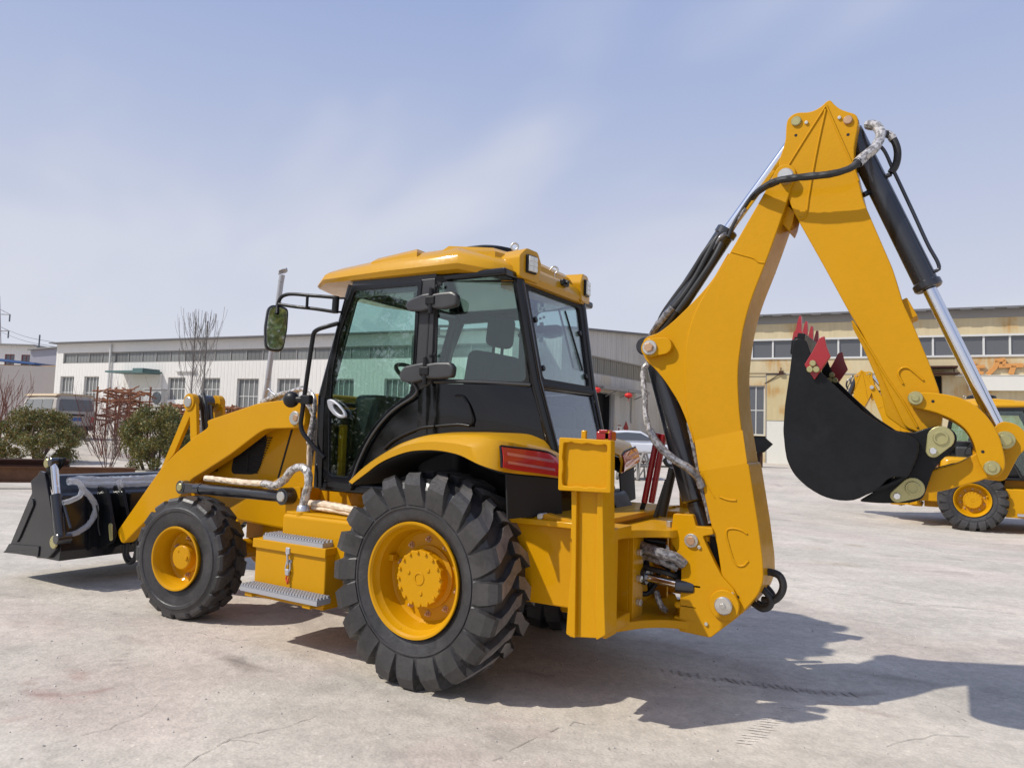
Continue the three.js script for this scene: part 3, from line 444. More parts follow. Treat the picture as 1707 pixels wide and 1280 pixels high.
// ---- roof
const planHalf = [[-1.62, 0.0], [-1.60, 0.28], [-1.50, 0.54], [-1.26, 0.71], [-0.60, 0.745], [0.02, 0.745], [0.24, 0.64], [0.38, 0.48], [0.405, 0.36], [0.41, 0.0]];
const plan = [...planHalf, ...planHalf.slice(1, -1).reverse().map((p) => [p[0], -p[1]])];
const roofRing = (y, inset, dx = 0) => plan.map(([x, z]) => { const k = 1 - inset / Math.max(0.3, Math.hypot(x + 0.5, z)); const yy = 2.655 + (y - 2.655) * (1 - 0.42 * sst(-0.85, -1.5, x)) + 0.02 * sst(-0.9, -1.5, x) - 0.07 * sst(-0.05, 0.42, x); return [(x + 0.5) * k - 0.5 + dx, yy, z * k]; });
const roof = part('roof', [loft([roofRing(2.655, 0.06), roofRing(2.665, 0.01), roofRing(2.70, -0.01), roofRing(2.755, 0.005), roofRing(2.785, 0.035), roofRing(2.84, 0.13), roofRing(2.86, 0.24), roofRing(2.87, 0.42)].map((r) => r)),
  loft([0, 1, 2, 3].map((k) => { const d = [0, 0.01, 0.05, 0.12][k], y = [2.765, 2.825, 2.858, 2.868][k]; return [[-0.80 + d * 0.6, y - 0.03, 0.71 - d], [-0.36 - d * 0.8, y, 0.71 - d], [-0.36 - d * 0.8, y, -0.71 + d], [-0.80 + d * 0.6, y - 0.03, -0.71 + d]]; })),
  loft([0, 1, 2, 3].map((k) => { const d = [0, 0.01, 0.05, 0.14][k], y = [2.755, 2.825, 2.862, 2.874][k]; return [[-0.18 + d * 0.6, y, 0.67 - d], [0.20 - d, y - 0.02, 0.56 - d], [0.34 - d, y - 0.05, 0.30 - d * 0.5], [0.34 - d, y - 0.05, -0.30 + d * 0.5], [0.20 - d, y - 0.02, -0.56 + d], [-0.18 + d * 0.6, y, -0.67 + d]]; })),
], M.yellowCap, loader);
for (const s of [1, -1]) {
  const f = s > 0 ? (g) => g : (g) => mir([g].flat(9));
  // lamp pods on the two rear corners
  const pod = plate([[-0.11, -0.085], [0.10, -0.10], [0.125, 0.045], [0.08, 0.12], [-0.04, 0.125], [-0.115, 0.06]], -0.16, 0.03, { r: 0.02, b: 0.008 }), face = new THREE.Matrix4().makeRotationY(0.95).setPosition(0.345, 2.735, 0.455);
  const up = (g) => g.applyMatrix4(new THREE.Matrix4().makeRotationY(1.42).setPosition(0.375, 2.70, 0.43));
  part('lamp_pod', f([up(pod)]), M.yellowCap, roof);
  part('work_lamp', f([up(box(-0.052, 0.058, -0.045, 0.08, 0.02, 0.05, 0.012))]), M.plastic, roof);
  const lens = [up(box(-0.042, 0.048, -0.035, 0.07, 0.046, 0.056, 0.006)), ...[0, 1, 2].flatMap((i) => [0, 1].map((j) => up(box(-0.040 + j * 0.045, 0.0 + j * 0.045, -0.032 + i * 0.034, -0.004 + i * 0.034, 0.054, 0.060, 0.004))))];
  part('lamp_lens', f(lens), M.lamp, roof);
}
part('camera', [box(0.40, 0.44, 2.66, 2.71, -0.09, 0.0, 0.012), rod([0.43, 2.685, -0.03], [0.46, 2.68, -0.03], 0.016)], M.plastic, roof);
part('roof_hatch', [loft([0, 1, 2].map((k) => Array.from({ length: 28 }, (_, i) => { const a = -i * Math.PI / 14, r = [0.30, 0.28, 0.17][k]; return [-0.22 + r * Math.cos(a), [2.84, 2.95, 2.985][k], r * Math.sin(a)]; })))], M.plastic, roof);
for (const p of [[[0.1,2.944,0.15]][0], [[0.328,2.791,-0.05]][0]]) part('lifting_eye', [new THREE.TorusGeometry(0.026, 0.007, 8, 20).rotateY(0.4).translate(p[0], p[1], p[2]), rod([p[0], p[1] - 0.09, p[2]], [p[0], p[1] - 0.022, p[2]], 0.008)], M.zinc, roof);

// ---- mirror, grab handle, marker lamp
for (const s of [1, -1]) {
  const f = s > 0 ? (g) => g : (g) => mir([g].flat(9));
  const mp = [[-1.586,2.322,0.86]][0];
  const mt = (g) => g.applyMatrix4(new THREE.Matrix4().makeRotationY(1.08).multiply(new THREE.Matrix4().makeRotationZ(-0.04)).scale(new THREE.Vector3(0.9, 0.87, 1)).setPosition(...mp));
  const oval = [[-0.085, -0.16], [-0.06, -0.205], [0.05, -0.205], [0.075, -0.17], [0.09, 0.0], [0.085, 0.17], [0.06, 0.20], [-0.055, 0.205], [-0.09, 0.17], [-0.1, 0.0]];
  const mir1 = part('mirror', f([mt(plate(oval, -0.055, 0.008, { r: 0.04, b: 0.016 }))]), M.plastic, loader);
  part('mirror_glass', f([mt(plate(oval.map(([x, y]) => [x * 0.86, y * 0.92]), 0.006, 0.011, { r: 0.03, b: 0.001 }))]), M.mirror, mir1);
  part('mirror_arm', f([tube([[-1.565,2.43,0.88],[-1.588,2.513,0.86],[-1.57,2.561,0.85],[-1.516,2.582,0.84],[-1.284,2.563,0.8],[-1.083,2.543,0.75]], 0.014), tube([[-1.588,2.509,0.86],[-1.44,2.485,0.83],[-1.256,2.462,0.79],[-1.098,2.437,0.74]], 0.013), rod([[-1.313,2.556,0.82]][0], [[-1.313,2.469,0.82]][0], 0.011), rod([[-1.094,2.555,0.74]][0], [[-1.098,2.428,0.74]][0], 0.026), tube([[-1.093,2.541,0.74],[-1.04,2.544,0.7]], 0.008), tube([[-1.092,2.437,0.74],[-1.064,2.441,0.7]], 0.008)]), M.plastic, mir1);
  part('grab_handle', f([tube([[-1.082,2.353,0.72],[-1.152,2.328,0.76],[-1.223,2.306,0.78],[-1.266,2.281,0.78],[-1.28,2.213,0.78],[-1.314,1.964,0.78],[-1.35,1.67,0.78],[-1.357,1.588,0.78],[-1.334,1.535,0.78],[-1.247,1.443,0.76],[-1.157,1.349,0.72]], 0.017, 10, 90)]), M.plastic, loader);
  const lp = [[-1.453,1.777,0.8]][0];
  part('marker_lamp', f([new THREE.SphereGeometry(0.066, 20, 14).scale(1.05, 0.95, 0.8).translate(...lp), rod(lp, [lp[0] + 0.16, lp[1], 0.78], 0.026), box(lp[0] + 0.10, lp[0] + 0.20, lp[1] - 0.035, lp[1] + 0.035, 0.76, 0.81, 0.012)]), M.plastic, loader);
}

// ---- rear fenders, wheel arches, tail lamps
const inw = (d, z1) => lipTop.map((p) => { const w = sst(0.42, 0.62, p[0]); return [p[0] - w * Math.min(d, 0.2) * 0.4, p[1] + 0.012 + 0.012 * (d > 0.1), Math.min(p[2] - 0.03, Math.max(z1, p[2] - d))]; });
const rows = [lipLow, lipLow.map((p, i) => { const w = sst(0.45, 0.6, p[0]); return [lerp(p[0], lipTop[i][0], 0.5) + 0.012 * w, lerp(p[1], lipTop[i][1], 0.60), lerp(p[2], lipTop[i][2], 0.5) + 0.022 * (1 - w)]; }), lipTop, inw(0.05, 0.45), inw(0.2, 0.45), inw(0.6, 0.42)];
const archTop = lipLow.map((p) => [p[0], p[1] - 0.012, p[2] - 0.016]);
for (const s of [1, -1]) {
  const f = s > 0 ? (g) => g : (g) => mir([g].flat(9));
  const fen = part('fender', f([sheet(rows, 0.012)]), M.yellowCap, loader);
  const tail = archTop.filter((p) => p[0] > 0.585);
  part('wheel_arch', f([sheet([archTop, archTop.map((p) => [p[0], p[1] + 0.01, Math.min(p[2] - 0.01, 0.50)])], 0.012), plate([[-0.62, 1.10], [-0.4, 1.40], [0, 1.48], [0.5, 1.44], [0.64, 1.36], [0.64, 1.07], [0.3, 0.5], [-0.5, 0.5]], 0.44, 0.50, { r: 0.05 })]), M.dark, loader);
  part('mud_flap', f([sheet([tail, tail.map((p) => [p[0] + 0.01, lerp(p[1], 1.07, 0.5), p[2]]), tail.map((p) => [p[0] + 0.02, 1.075, p[2]])], -0.012)]), M.dark, loader);
  const tt = [[0.578,1.494,1.035],[0.599,1.488,0.97],[0.616,1.481,0.86],[0.642,1.471,0.73],[0.661,1.457,0.61],[0.674,1.43,0.53]], tb2 = [[0.603,1.374,1.055],[0.61,1.359,0.98],[0.621,1.345,0.86],[0.647,1.332,0.73],[0.665,1.319,0.61],[0.697,1.306,0.5]];
  const out = (p, d) => [p[0] + d * 0.96, p[1], p[2] + d * 0.28];
  const mixr = (t, d) => tt.map((p, i) => out(lerp3(p, tb2[i], t), d));
  const tl = part('tail_light', f([sheet([mixr(0, 0.002), mixr(0.02, 0.03), mixr(0.25, 0.036), mixr(0.5, 0.040), mixr(0.75, 0.036), mixr(0.98, 0.03), mixr(1, 0.002)], 0.004)]), M.lens, fen);
  part('lamp_bezel', f([tube([...mixr(-0.03, 0.02)], 0.006), tube([mixr(-0.02, 0.018)[0], mixr(0.5, 0.02)[0], mixr(1.0, 0.018)[0]], 0.009)]), M.plastic, tl);
  for (const [t0, t1, n] of [[0.24, 0.38, 1], [0.64, 0.76, 1]]) for (let k = 0; k < n; k++) {
    const a = (0.10 + 0.78 * k / n) * 5, b = (0.10 + 0.78 * (k + 1.0) / n) * 5, at = (u, t, d) => { const i = Math.min(4, Math.floor(u)), w = u - i; return out(lerp3(lerp3(tt[i], tb2[i], t), lerp3(tt[i + 1], tb2[i + 1], t), w), d); };
    part('lamp_reflector', f([sheet([[at(a, t0, 0.041), at(b, t0, 0.041)], [at(a, t1, 0.043), at(b, t1, 0.043)]], 0.004)]), M.lensPale, tl);
  }
}

// ---- front bucket (four-in-one, with a clam cylinder at each end)
{
  const lb = part('loader_bucket', [
    plate([[-4.20, 0.27], [-4.19, 0.36], [-4.27, 0.86], [-4.31, 0.88], [-4.47, 1.035], [-4.54, 1.045], [-4.54, 1.025], [-4.39, 0.86], [-4.31, 0.36], [-4.40, 0.31], [-5.20, 0.27], [-5.20, 0.25]], -1.0, 1.0, { r: 0.01 }),
  ], M.bucketGloss, loader);
  const endPts = [[-5.09,0.294],[-4.77,0.797],[-4.722,0.858],[-4.762,0.97],[-4.636,1.035],[-4.608,1.076],[-4.518,1.064],[-4.411,0.862],[-4.227,0.48],[-4.212,0.378],[-4.347,0.28],[-4.541,0.264],[-4.567,0.283],[-4.712,0.272],[-5.191,0.242],[-5.17,0.262]];
  const rib = [[-4.694,0.814],[-4.656,0.789],[-4.65,0.749],[-4.863,0.423],[-4.913,0.371],[-4.927,0.382],[-4.732,0.766]];
  for (const s of [1, -1]) {
    const f = s > 0 ? (g) => g : (g) => mir([g].flat(9));
    const e = part('bucket_end_plate', f([plate(endPts, 1.0, 1.03, { r: 0.012 }), plate(rib, 1.028, 1.045, { r: 0.01 }), plate([[-5.063,0.344],[-4.505,0.38],[-4.491,0.36],[-4.501,0.281],[-4.689,0.271],[-5.145,0.254]], 1.028, 1.042, { r: 0.008 })]), M.bucketGloss, lb);
    part('pin_plate', f([disc([[-4.235,0.444]][0][0], [[-4.235,0.444]][0][1], 1.03, 1.05, 0.06)]), M.brass, e);
    const ear = [[-4.594,1.145],[-4.577,1.186],[-4.503,1.206],[-4.298,1.215],[-4.284,1.193],[-4.32,1.141],[-4.399,1.092],[-4.494,0.997],[-4.584,1.003]];
    part('cylinder_ear', f([plate(ear, 0.955, 0.985, { r: 0.02 })]), M.bucketBlack, lb);
    part('pin', f([disc([[-4.539,1.153]][0][0], [[-4.539,1.153]][0][1], 0.99, 1.015, 0.045)]), M.brass, lb);
    const c = [[-4.38,1.172,1.02],[-4.282,0.866,1.02],[-4.295,0.876,1.02],[-4.154,0.482,1.02]];
    const cc = part('clam_cylinder', f([rod(c[2], c[3], 0.05), rod([c[3][0], c[3][1], 0.94], [c[3][0], c[3][1], 1.07], 0.05)]), M.cyl, lb);
    part('rod_eye', f([rod([c[0][0], c[0][1], 0.95], [c[0][0], c[0][1], 1.06], 0.04)]), M.cyl, cc);
    part('pipe', f([rod([c[2][0] + 0.09, c[2][1] - 0.1, 0.99], [c[3][0] + 0.09, c[3][1] + 0.1, 0.99], 0.012)]), M.cyl, cc);
    part('cylinder_rod', f([rod(c[0], c[1], 0.032)]), M.chrome, cc);
    part('hinge_plate', f([0.49, 0.645].map((z) => plate([[-4.22, 0.33], [-3.97, 0.42], [-3.92, 0.50], [-3.97, 0.60], [-4.12, 0.93], [-4.27, 0.94]], z - 0.015, z + 0.015, { r: 0.03 }))), M.bucketBlack, lb);
    part('pin_plate', f([plate([[-4.02, 0.60], [-3.98, 0.44], [-3.93, 0.45], [-3.96, 0.61]], 0.662, 0.672, { r: 0.03 })]), M.brass, lb);
  }
  for (const z of [0.75, 0.35, -0.1, -0.5]) part('stiffener', [plate([[-4.19, 0.34], [-4.15, 0.36], [-4.22, 0.85], [-4.27, 0.86]], z - 0.01, z + 0.01, { r: 0.004, b: 0.002 })], M.bucketBlack, lb);
  part('wrapped_hose', [crumple([[-4.3,0.988,0.918],[-4.3,0.997,0.859],[-4.3,0.992,0.713],[-4.3,0.985,0.538],[-4.3,0.984,0.355],[-4.3,0.99,0.02]], 0.04, 0.012, 21), crumple([[-4.28,0.969,0.834],[-4.28,0.95,0.663],[-4.28,0.946,0.426],[-4.28,0.937,0.056]], 0.03, 0.010, 22)], M.film, lb);
  part('wrapped_hose', [crumple([[-4.15,1.001,1.001],[-4.15,1.004,0.948],[-4.15,0.979,0.892],[-4.15,0.922,0.855],[-4.15,0.863,0.795],[-4.15,0.792,0.746],[-4.15,0.734,0.725],[-4.15,0.656,0.742],[-4.15,0.586,0.787],[-4.15,0.542,0.85],[-4.15,0.515,0.913],[-4.15,0.511,0.987]], 0.026, 0.007, 23), crumple([[-4.15,0.911,0.865],[-4.15,0.862,0.884],[-4.15,0.837,0.936],[-4.15,0.818,0.988],[-4.15,0.81,1.029]], 0.024, 0.007, 24), crumple([[-4.15,0.999,0.523],[-4.15,0.868,0.478],[-4.15,0.731,0.444],[-4.15,0.612,0.423]], 0.024, 0.007, 25)], M.film, lb);
  part('hose', [tube([[-4.12,0.771,0.738],[-4.12,0.667,0.714],[-4.12,0.565,0.706],[-4.12,0.484,0.684]], 0.007), tube([[-4.12,0.903,0.656],[-4.12,0.716,0.602],[-4.12,0.538,0.543]], 0.009), tube([[-4.106,0.368,0.45],[-4.084,0.272,0.45],[-4.016,0.211,0.45],[-3.937,0.226,0.45],[-3.898,0.322,0.45],[-3.895,0.465,0.45]], 0.02), tube([[-4.047,0.392,0.45],[-4.034,0.278,0.45],[-3.968,0.239,0.45],[-3.893,0.277,0.45]], 0.018)], M.hose, lb);
}

// ---- rear frame, swing frame, stabilisers
part('rear_frame', [box(0.42, 1.0, 0.56, 1.03, -0.74, 0.74, 0.012), box(0.40, 1.03, 1.03, 1.065, -0.80, 0.80, 0.006), box(0.60, 0.92, 0.40, 0.57, -0.25, 0.25, 0.02), plate([[0.55, 1.02], [0.75, 1.10], [0.98, 1.06], [0.98, 1.03]], 0.70, 0.76, { r: 0.01 }),
  ...[1, -1].flatMap((s) => [box(1.0, 1.03, 0.45, 1.06, 0.72 * s, 0.90 * s, 0.004), box(1.19, 1.215, 0.47, 1.05, 0.74 * s, 0.88 * s, 0.004), box(0.98, 1.20, 0.98, 1.05, 0.5 * s, 0.88 * s, 0.01), box(0.98, 1.20, 0.47, 0.54, 0.5 * s, 0.86 * s, 0.01)])], M.yellow, loader);
part('bracket_bolt', [disc(1.10, 0.80, 0.88, 0.90, 0.03), hex(1.215, 0.78, 0.86, 0.885, 0.02), hex(1.215, 0.98, 0.86, 0.885, 0.02), disc(0.72, 1.08, 0.70, 0.775, 0.02)], M.zinc, loader);
const swing = part('swing_frame', [
  plate([[0.95, -0.55], [0.95, 0.55], [1.12, 0.55], [1.20, 0.36], [1.30, 0.27], [1.37, 0.24], [1.40, 0.12], [1.56, 0.10], [1.56, -0.10], [1.40, -0.12], [1.37, -0.24], [1.30, -0.27], [1.20, -0.36], [1.12, -0.55]], -0.025, 0.025, { r: 0.06, b: 0.006 }).rotateX(Math.PI / 2).translate(0, 0.985, 0),
  plate([[0.95, -0.55], [0.95, 0.55], [1.12, 0.55], [1.22, 0.34], [1.33, 0.24], [1.48, 0.2], [1.48, -0.2], [1.33, -0.24], [1.20, -0.36], [1.12, -0.55]], -0.025, 0.025, { r: 0.06, b: 0.006 }).rotateX(Math.PI / 2).translate(0, 0.44, 0),
  box(0.99, 1.03, 0.46, 0.98, 0.10, 0.52, 0.006), box(1.03, 1.13, 0.46, 0.96, 0.34, 0.37, 0.004), box(1.13, 1.16, 0.46, 0.96, 0.20, 0.37, 0.004), box(0.99, 1.03, 0.46, 0.98, -0.52, -0.10, 0.006), box(1.03, 1.13, 0.46, 0.96, -0.37, -0.34, 0.004),
  rod([1.46, 0.91, 0], [1.46, 1.03, 0], 0.10, 0.10, 28), rod([1.42, 0.38, 0.02], [1.42, 0.50, 0.02], 0.10, 0.10, 28)], M.yellow, loader);
part('frame_bolt', [...[[0.555, 0.30], [0.70, 0.30], [0.86, 0.30]].map(([y, z]) => rod([1.16, y, z], [1.19, y, z], 0.022)), ...[[0.60, 0.2], [0.80, 0.2]].map(([y, z]) => rod([1.03, y, z], [1.07, y, z], 0.02)), rod([1.42, 0.36, 0.02], [1.42, 0.60, 0.02], 0.035), rod([1.30, 1.01, 0.12], [1.30, 1.05, 0.12], 0.02)], M.zinc, swing);
for (const [y, z, dz] of [[0.70, 0.20, 0.03], [0.80, -0.16, 0.05]]) {
  const sc = part('swing_cylinder', [rod([1.05, y + 0.01, z], [1.19, y, z], 0.055), box(1.02, 1.12, y - 0.05, y + 0.07, z - 0.05, z + 0.05, 0.02)], M.cyl, swing);
  part('rod_end', [rod([1.37, y - 0.03, z], [1.48, y - 0.035, z - dz], 0.04)], M.cyl, swing);
  part('cylinder_rod', [rod([1.15, y, z], [1.40, y - 0.025, z], 0.026)], M.chrome, sc);
}
part('wrapped_hose', [crumple([[1.075,0.898,0.2],[1.139,0.892,0.22],[1.227,0.875,0.25],[1.308,0.859,0.26],[1.381,0.843,0.24],[1.421,0.807,0.2]], 0.034, 0.010, 31), crumple([[1.051,0.841,0.16],[1.169,0.829,0.2],[1.282,0.817,0.24],[1.384,0.777,0.2]], 0.026, 0.008, 32), crumple([[1.248,0.62,0.2],[1.264,0.567,0.2],[1.281,0.522,0.18],[1.295,0.496,0.15]], 0.018, 0.005, 33)], M.wrap, swing);
part('hose', [tube([[1.012,0.783,0.1],[1.094,0.77,0.16],[1.206,0.751,0.2],[1.316,0.739,0.2],[1.364,0.713,0.16]], 0.018), tube([[1.023,0.63,0.1],[1.102,0.591,0.15],[1.155,0.575,0.12],[1.196,0.631,0.08],[1.216,0.724,0.05]], 0.016), tube([[1.027,0.93,0],[1.099,0.845,0.05],[1.138,0.716,0.06],[1.165,0.566,0.06]], 0.02), tube([[1.035,0.848,0.14],[1.117,0.833,0.16],[1.241,0.801,0.18],[1.332,0.761,0.16]], 0.022), tube([[0.992,0.897,0.1],[1.067,0.921,0.14],[1.164,0.919,0.14],[1.27,0.907,0.1]], 0.022), tube([[1.05, 0.84, 0.24], [1.12, 0.88, 0.25], [1.2, 0.86, 0.22], [1.3, 0.8, 0.15]], 0.02)], M.hose, swing);
part('valve_block', [box(1.04, 1.13, 0.76, 0.90, 0.08, 0.22, 0.02), box(1.06, 1.14, 0.64, 0.72, -0.05, 0.1, 0.02), box(1.32, 1.42, 0.60, 0.74, -0.05, 0.08, 0.02), rod([1.40, 0.72, 0.12], [1.47, 0.72, 0.12], 0.035)], M.plastic, swing);
part('clevis', [box(1.36, 1.52, 0.53, 0.575, 0.0, 0.20, 0.02), box(1.36, 1.52, 0.46, 0.485, 0.0, 0.20, 0.02), box(1.38, 1.54, 0.66, 0.70, 0.05, 0.2, 0.015), rod([1.43, 0.40, 0.12], [1.43, 0.56, 0.12], 0.06), box(1.40, 1.50, 0.76, 0.83, 0.02, 0.19, 0.02)], M.yellow, swing);

const padOut = [[0.983,1.558],[1.295,1.551],[1.298,1.273],[0.985,1.268]];
const wavy = (a, b, n, amp, ph) => Array.from({ length: n }, (_, k) => { const t = (k + 0.5) / n, dx = b[0] - a[0], dy = b[1] - a[1], L = Math.hypot(dx, dy), w = amp * (Math.sin(k * 1.35 + ph) * 0.7 + Math.sin(k * 2.9 + ph * 2) * 0.3 + 1); return [a[0] + dx * t - dy / L * w, a[1] + dy * t + dx / L * w]; });
for (const s of [1, -1]) {
  const f = s > 0 ? (g) => g : (g) => mir([g].flat(9));
  const L = [[1.043,1.266],[1.227,1.272],[1.252,0.512],[1.222,0.491],[1.069,0.474],[1.029,0.49],[1.037,0.72],[1.056,0.804]];
  const st = part('stabilizer', f([plate([[1.057,1.266],[1.201,1.269],[1.21,0.493],[1.071,0.476]], 0.86, 0.972, { r: 0.004 }), plate([[1.039,1.266],[1.073,1.268],[1.084,0.477],[1.029,0.49],[1.04,0.721],[1.055,0.836]], 0.84, 1.0, { r: 0.01 }), plate([[1.195,1.27],[1.227,1.272],[1.251,0.703],[1.262,0.523],[1.208,0.489],[1.202,0.695]], 0.84, 1.0, { r: 0.01 })]), M.yellow, loader);
  const c = [padOut[0], padOut[1], padOut[2], padOut[3]], ins = 0.022, cx = (c[0][0] + c[2][0]) / 2, cy = (c[0][1] + c[2][1]) / 2;
  const inn = c.map(([x, y]) => [x + Math.sign(cx - x) * ins, y + Math.sign(cy - y) * ins]);
  const holeW = [...wavy(inn[0], inn[3], 10, 0.004, 1), ...wavy(inn[3], inn[2], 14, 0.004, 2), ...wavy(inn[2], inn[1], 12, 0.0035, 3), ...wavy(inn[1], inn[0], 12, 0.005, 5)];
  part('stabilizer_pad', f([plate(c, 1.0, 1.055, { r: 0.012, holes: [holeW], hr: 0.006, b: 0.005 }), plate(inn.map(([x, y]) => [x + Math.sign(x - cx) * 0.006, y + Math.sign(y - cy) * 0.006]), 0.985, 1.028, { r: 0.0 }), plate([[cx - 0.10, cy - 0.12], [cx + 0.10, cy - 0.12], [cx + 0.07, cy + 0.1], [cx - 0.07, cy + 0.1]], 0.87, 0.99, { r: 0.02 }),
    box(cx - 0.05, cx - 0.02, 1.55, 1.60, 0.98, 1.0), box(cx + 0.08, cx + 0.11, 1.55, 1.60, 0.96, 0.98)]), M.yellow, st);
  part('pad_grip', f([box(cx + 0.03, cx + 0.12, 1.545, 1.60, 0.90, 0.98, 0.012), box(cx + 0.05, cx + 0.10, 1.59, 1.607, 0.91, 0.985, 0.004)]), M.red, st);
}
// control tower struts and console behind the boom foot
{
  const a = [[1.061,1.607,-0.3],[0.968,1.112,-0.3]], b = [[1.105,1.6,-0.3],[1.021,1.116,-0.3]], c = [[1.201,1.371,-0.22],[1.13,1.04,-0.22]], d = [[1.164,1.288,-0.22],[1.083,1.028,-0.22]];
  part('strut', [rod(a[0], a[1], 0.022, 0.022, 12), rod(b[0], b[1], 0.022, 0.022, 12)], M.red, loader);
  part('strut', [rod(c[0], c[1], 0.03, 0.03, 12), rod(d[0], d[1], 0.018, 0.018, 12), rod(a[1], [[0.934,1.009,-0.3]][0], 0.018, 0.018, 12)], M.plastic, loader);
  part('tower', [plate([[1.30, 1.0], [1.52, 1.0], [1.42, 1.42], [1.36, 1.42]], -0.3, -0.26, { r: 0.02 })], M.yellow, loader);
  part('control_cover', [plate([[0.652,1.189],[0.728,1.163],[0.786,1.056],[0.805,1.036],[0.665,1.024]], -0.55, -0.25, { r: 0.03 })], M.plastic, loader);
}

// ---- boom
{
  const Z = 0.15;
  const boom = part('boom', [
    plate([[1.93,3.195],[1.951,3.233],[2.003,3.242],[2.05,3.208],[2.057,3.156],[2.037,3.115],[1.967,2.887],[1.885,2.65],[1.802,2.437],[1.76,2.281],[1.743,2.175],[1.723,1.995],[1.729,1.842],[1.741,1.696],[1.785,1.424],[1.843,1.123],[1.643,0.758],[1.608,0.951],[1.57,1.063],[1.515,1.293],[1.471,1.527],[1.411,1.728],[1.392,1.91],[1.389,2.12],[1.433,2.344],[1.548,2.546],[1.676,2.743],[1.78,2.922],[1.882,3.095]], -Z, Z, { r: 0.10, b: 0.006 }),
    plate([[1.674,2.745],[1.733,2.657],[1.607,2.366],[1.479,2.069],[1.463,1.842],[1.505,1.581],[1.456,1.527],[1.408,1.684],[1.352,1.808],[1.263,1.939],[1.184,2.03],[1.139,2.063],[1.109,2.111],[1.103,2.198],[1.131,2.233],[1.209,2.249],[1.3,2.315],[1.39,2.395],[1.493,2.495],[1.56,2.574]], -0.142, 0.142, { r: 0.05, b: 0.005 }),
    plate([[1.501,1.381],[1.799,1.447],[1.857,1.092],[1.886,0.873],[1.89,0.763],[1.863,0.681],[1.755,0.537],[1.649,0.584],[1.647,0.767],[1.616,0.955],[1.578,1.067],[1.524,1.295]], -0.15, 0.18, { r: 0.03, b: 0.006 }),
    sheet([[[1.463,1.564,0.152],[1.756,1.635,0.152]], [[1.504,1.374,0.18],[1.792,1.439,0.18]]], 0.03),
  ], M.yellow, loader);
  const lug = [[1.173,2.152],[1.261,2.161]];
  const oblong = [...Array.from({ length: 13 }, (_, k) => [lug[0][0] + 0.062 * Math.cos(Math.PI / 2 + k * Math.PI / 12 + 0.05), lug[0][1] + 0.062 * Math.sin(Math.PI / 2 + k * Math.PI / 12 + 0.05)]), ...Array.from({ length: 13 }, (_, k) => [lug[1][0] + 0.055 * Math.cos(-Math.PI / 2 + k * Math.PI / 12), lug[1][1] + 0.055 * Math.sin(-Math.PI / 2 + k * Math.PI / 12)])];
  both('boom_lug', [plate(oblong, 0.135, 0.185, { r: 0 })], M.yellow, boom);
  both('pin', [ring(lug[0][0], lug[0][1], 0.18, 0.20, 0, 0.048)], M.zinc, boom);
  both('pivot_pin', [disc([[2.002,3.155]][0][0], [[2.002,3.155]][0][1], 0.14, 0.195, 0.045)], M.zinc, boom);
  both('pin', [hex(lug[0][0], lug[0][1], 0.20, 0.222, 0.03)], M.pinHead, boom);
  const weld = (p, r = 0.006) => tube(p, r, 6);
  both('weld_bead', [weld([[1.68,2.735,0.15],[1.746,2.709,0.15],[1.818,2.679,0.15],[1.843,2.655,0.15],[1.881,2.647,0.15]]), weld([[1.66,2.728,0.142],[1.561,2.558,0.142],[1.449,2.356,0.142],[1.394,2.129,0.142],[1.397,1.918,0.142],[1.416,1.729,0.142],[1.457,1.549,0.142]], 0.005), weld([[1.796,1.023,0.18],[1.761,1.041,0.18],[1.712,1.047,0.18],[1.68,1.037,0.18],[1.673,1.011,0.18],[1.684,0.962,0.18],[1.721,0.857,0.18],[1.745,0.832,0.18],[1.777,0.836,0.18],[1.804,0.867,0.18]], 0.007), weld([[1.631,1.229,0.18],[1.667,1.218,0.18],[1.699,1.213,0.18],[1.731,1.215,0.18]], 0.007), weld([[1.523,1.36,0.18],[1.557,1.289,0.18],[1.602,1.22,0.18]], 0.004)], M.yellow, boom);
  part('boom_stop', [plate([[1.956,2.906],[1.984,2.977],[2.001,3],[2.039,2.954],[2.025,2.882],[2.008,2.839]], -0.09, 0.09, { r: 0.01 })], M.yellow, boom);
  both('swing_casting', [plate([[1.35,1.106],[1.475,1.11],[1.495,1.042],[1.594,1.041],[1.602,1.002],[1.536,0.985],[1.57,0.916],[1.611,0.836],[1.655,0.76],[1.726,0.692],[1.758,0.616],[1.752,0.539],[1.591,0.391],[1.396,0.398],[1.4,0.586],[1.406,0.731],[1.404,0.818],[1.365,0.891],[1.334,0.939]], 0.155, 0.20, { r: 0.012, b: 0.005 })], M.yellow, loader);
  const pv = [[1.675,0.598],[1.468,0.953],[1.745,0.65]];
  both('swing_boss', [ring(pv[0][0], pv[0][1], 0.195, 0.222, 0, 0.088), box(1.46, 1.56, 0.50, 0.99, 0.02, 0.16, 0.02)], M.yellow, loader);
  both('pivot_pin', [disc(pv[0][0], pv[0][1], 0.215, 0.25, 0.052), hex(pv[0][0], pv[0][1], 0.25, 0.262, 0.018)], M.zinc, loader);
  both('pin_ring', [ring(pv[1][0], pv[1][1], 0.19, 0.215, 0, 0.042)], M.zinc, loader);
  both('pin', [disc(pv[1][0], pv[1][1], 0.21, 0.226, 0.027)], M.pinHead, loader);
  both('pin_hole', [disc(pv[2][0], pv[2][1], 0.17, 0.184, 0.008)], M.dark, loader);
